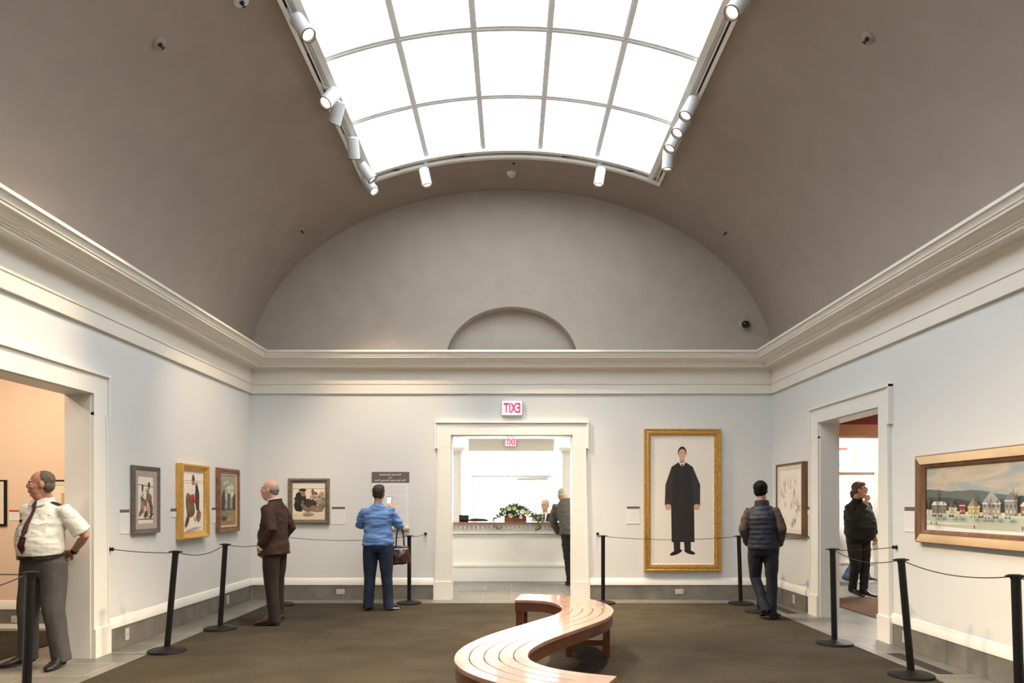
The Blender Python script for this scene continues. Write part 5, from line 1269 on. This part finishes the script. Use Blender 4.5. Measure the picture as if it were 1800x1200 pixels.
# man in grey jacket leaning on the desk
Lm = person((1.06, 12.52), 10, 1.88, 'white-haired man in a grey jacket leaning over the reception desk, seen from behind', head=(6, -14, 0), lean=31, side_lean=-5, z0=0, hc=(-.02, .04, 1.60),
   arms={'L': ((-.19, 0, 1.370), (-.24, .18, 1.20), (-.12, .36, 1.03), (.4, .8, -.05), (0, -.1, -1), .15), 'R': ((.19, 0, 1.370), (.24, .18, 1.20), (.12, .36, 1.03), (-.4, .8, -.05), (0, -.1, -1), .15)},
   legs={'L': ((-.09, -.02, .92), (-.07, -.02, .50), (-.02, .0, .085), (-.03, .17, .03)), 'R': ((.09, -.02, .92), (.10, -.04, .50), (.13, -.06, .085), (.16, .11, .03))})
hair(Lm, [((0, -.030, .036), (.084, .095, .084)), ((0, -.05, -.015), (.078, .066, .060))], mat('white_hair', (.45, .41, .34), .8, nscale=60, namt=.25), fold=(.004, (45, 45, 40), 9))
garment(Lm, 'jacket', mat('grey_tweed', (.085, .080, .066), .9, nscale=80, namt=.3), [(.83, -.035, .225, .17), (.90, -.03, .215, .165), (1.0, -.01, .20, .155), (1.12, 0, .20, .15), (1.25, .0, .208, .145), (1.34, -.005, .205, .13), (1.41, -.02, .16, .095), (1.47, -.025, .085, .065)],
        {'L': (.94, .076, .054), 'R': (.94, .076, .054)}, fold=(.013, (7, 7, 14), 15))
trousers(Lm, M_BLK, rad=(.105, .096, .084, .076, .072)); shoes(Lm, M_LEATH, M_BLK)

# receptionist behind the counter
st = W(958, 886, 14.72)
office_chair(st.x, 14.75, .62, 'black office chair under the seated man behind the counter')
Rm = person((st.x, 14.75), 168, 1.76, 'white-haired man with glasses in dark suit and tie, seated behind the reception counter', head=(-14, -2, 0), skin=mat('pink_skin', (.58, .31, .22), .5), z0=-.225,
   arms={'L': ((-.20, 0, 1.380), (-.25, .08, 1.18), (-.13, .27, 1.24), (.5, .5, .3), (0, -.1, -1), .4), 'R': ((.20, 0, 1.380), (.26, .06, 1.16), (.15, .28, 1.22), (-.5, .6, 0), (0, -.1, -1), .3)},
   legs={'L': ((-.10, 0, .92), (-.12, .40, .90), (-.12, .40, .48), (-.12, .57, .43)), 'R': ((.10, 0, .92), (.12, .40, .90), (.12, .40, .48), (.12, .57, .43))})
hair(Rm, [((0, -.028, .046), (.086, .094, .084)), ((0, -.045, -.01), (.080, .068, .060))], mat('white_hair', (.45, .41, .34), .8), fold=(.005, (45, 45, 40), 3))
brows(Rm, M_GHAIR); glasses(Rm)
garment(Rm, 'suit_jacket', mat('navy_black_suit_cloth', (.014, .015, .022), .8), [(.90, .0, .20, .16), (1.05, .01, .195, .16), (1.2, 0, .20, .15), (1.33, -.012, .205, .13), (1.41, -.03, .17, .09), (1.465, -.04, .085, .055)], {'L': (.94, .074, .054), 'R': (.94, .074, .054)})
k, T = Rm['k'], Rm['T']
b = B(); P1 = [T((-.06, .075, 1.46)), T((.06, .075, 1.46)), T((.045, .125, 1.34)), T((.0, .155, 1.14)), T((-.045, .125, 1.34))]; b.rings([P1, [p+V((0, .014, 0)) for p in P1]], 0, False); b.obj('shirt', M_SHIRT, Rm['r'])
b = B(); rr = [[T((-w_, y, z)), T((0, y+.008, z)), T((w_, y, z)), T((0, y-.01, z))] for w_, y, z in ((.014, .098, 1.45), (.018, .104, 1.43), (.016, .120, 1.39), (.024, .150, 1.26), (.026, .176, 1.14))]
b.rings(rr, 0, False); b.obj('necktie', mat('navy_tie_cloth', (.02, .03, .08), .6), Rm['r'])
collar(Rm, M_SHIRT, z=1.455, h=.03)
trousers(Rm, mat('navy_black_suit_cloth', (.014, .015, .022), .8), wz=.98); shoes(Rm, M_LEATH, M_BLK)

# ------------------------------------------------------------------ light
w = bpy.data.worlds.new('World'); scene.world = w; w.use_nodes = True
w.node_tree.nodes['Background'].inputs[0].default_value = (.85, .92, 1, 1); w.node_tree.nodes['Background'].inputs[1].default_value = .6
for x, y, a in ((-5.6, 4.2, (-5.9, 8.2, 1.6)), (-7.2, 5.0, (-7.2, 8.2, 1.6)), (-5.0, 6.2, (-4.9, 8.2, 1.5))):
    light('SPOT', 'room_spot', (x, y, 3.5), 150, (1, .80, .60), .1, aim=a, angle=100, blend=1)
light('POINT', 'room_lamp', (-6.2, 5.2, 3.2), 14, (1, .78, .55), .25)
light('AREA', 'room_lamp', (6.4, 9.0, 3.05), 40, (1, .82, .62), .6)
light('AREA', 'room_lamp', (6.6, 12.0, 3.05), 110, (1, .95, .88), .8)
for x in (-2.4, 0, 2.4):
    light('AREA', 'lobby_fill_light', (x, 12.1 if x else 17.6, 2.95), 60, (1, .92, .80), .8)  # unseen fill lights added to brighten lobby walls and desk front

cam = bpy.data.cameras.new('Camera'); co = bpy.data.objects.new('Camera', cam); C.objects.link(co)
co.location = (0, 0, HC); co.rotation_euler = (R(90), 0, 0)
cam.sensor_width = 36; cam.lens = 36*F/1800; cam.shift_y = (884-600)/1800; cam.shift_x = .5/1800; cam.clip_start = .05
scene.camera = co
vs = scene.view_settings; vs.view_transform = 'Standard'; vs.look = 'None'; vs.gamma = 1; vs.use_curve_mapping = False; vs.exposure = .45
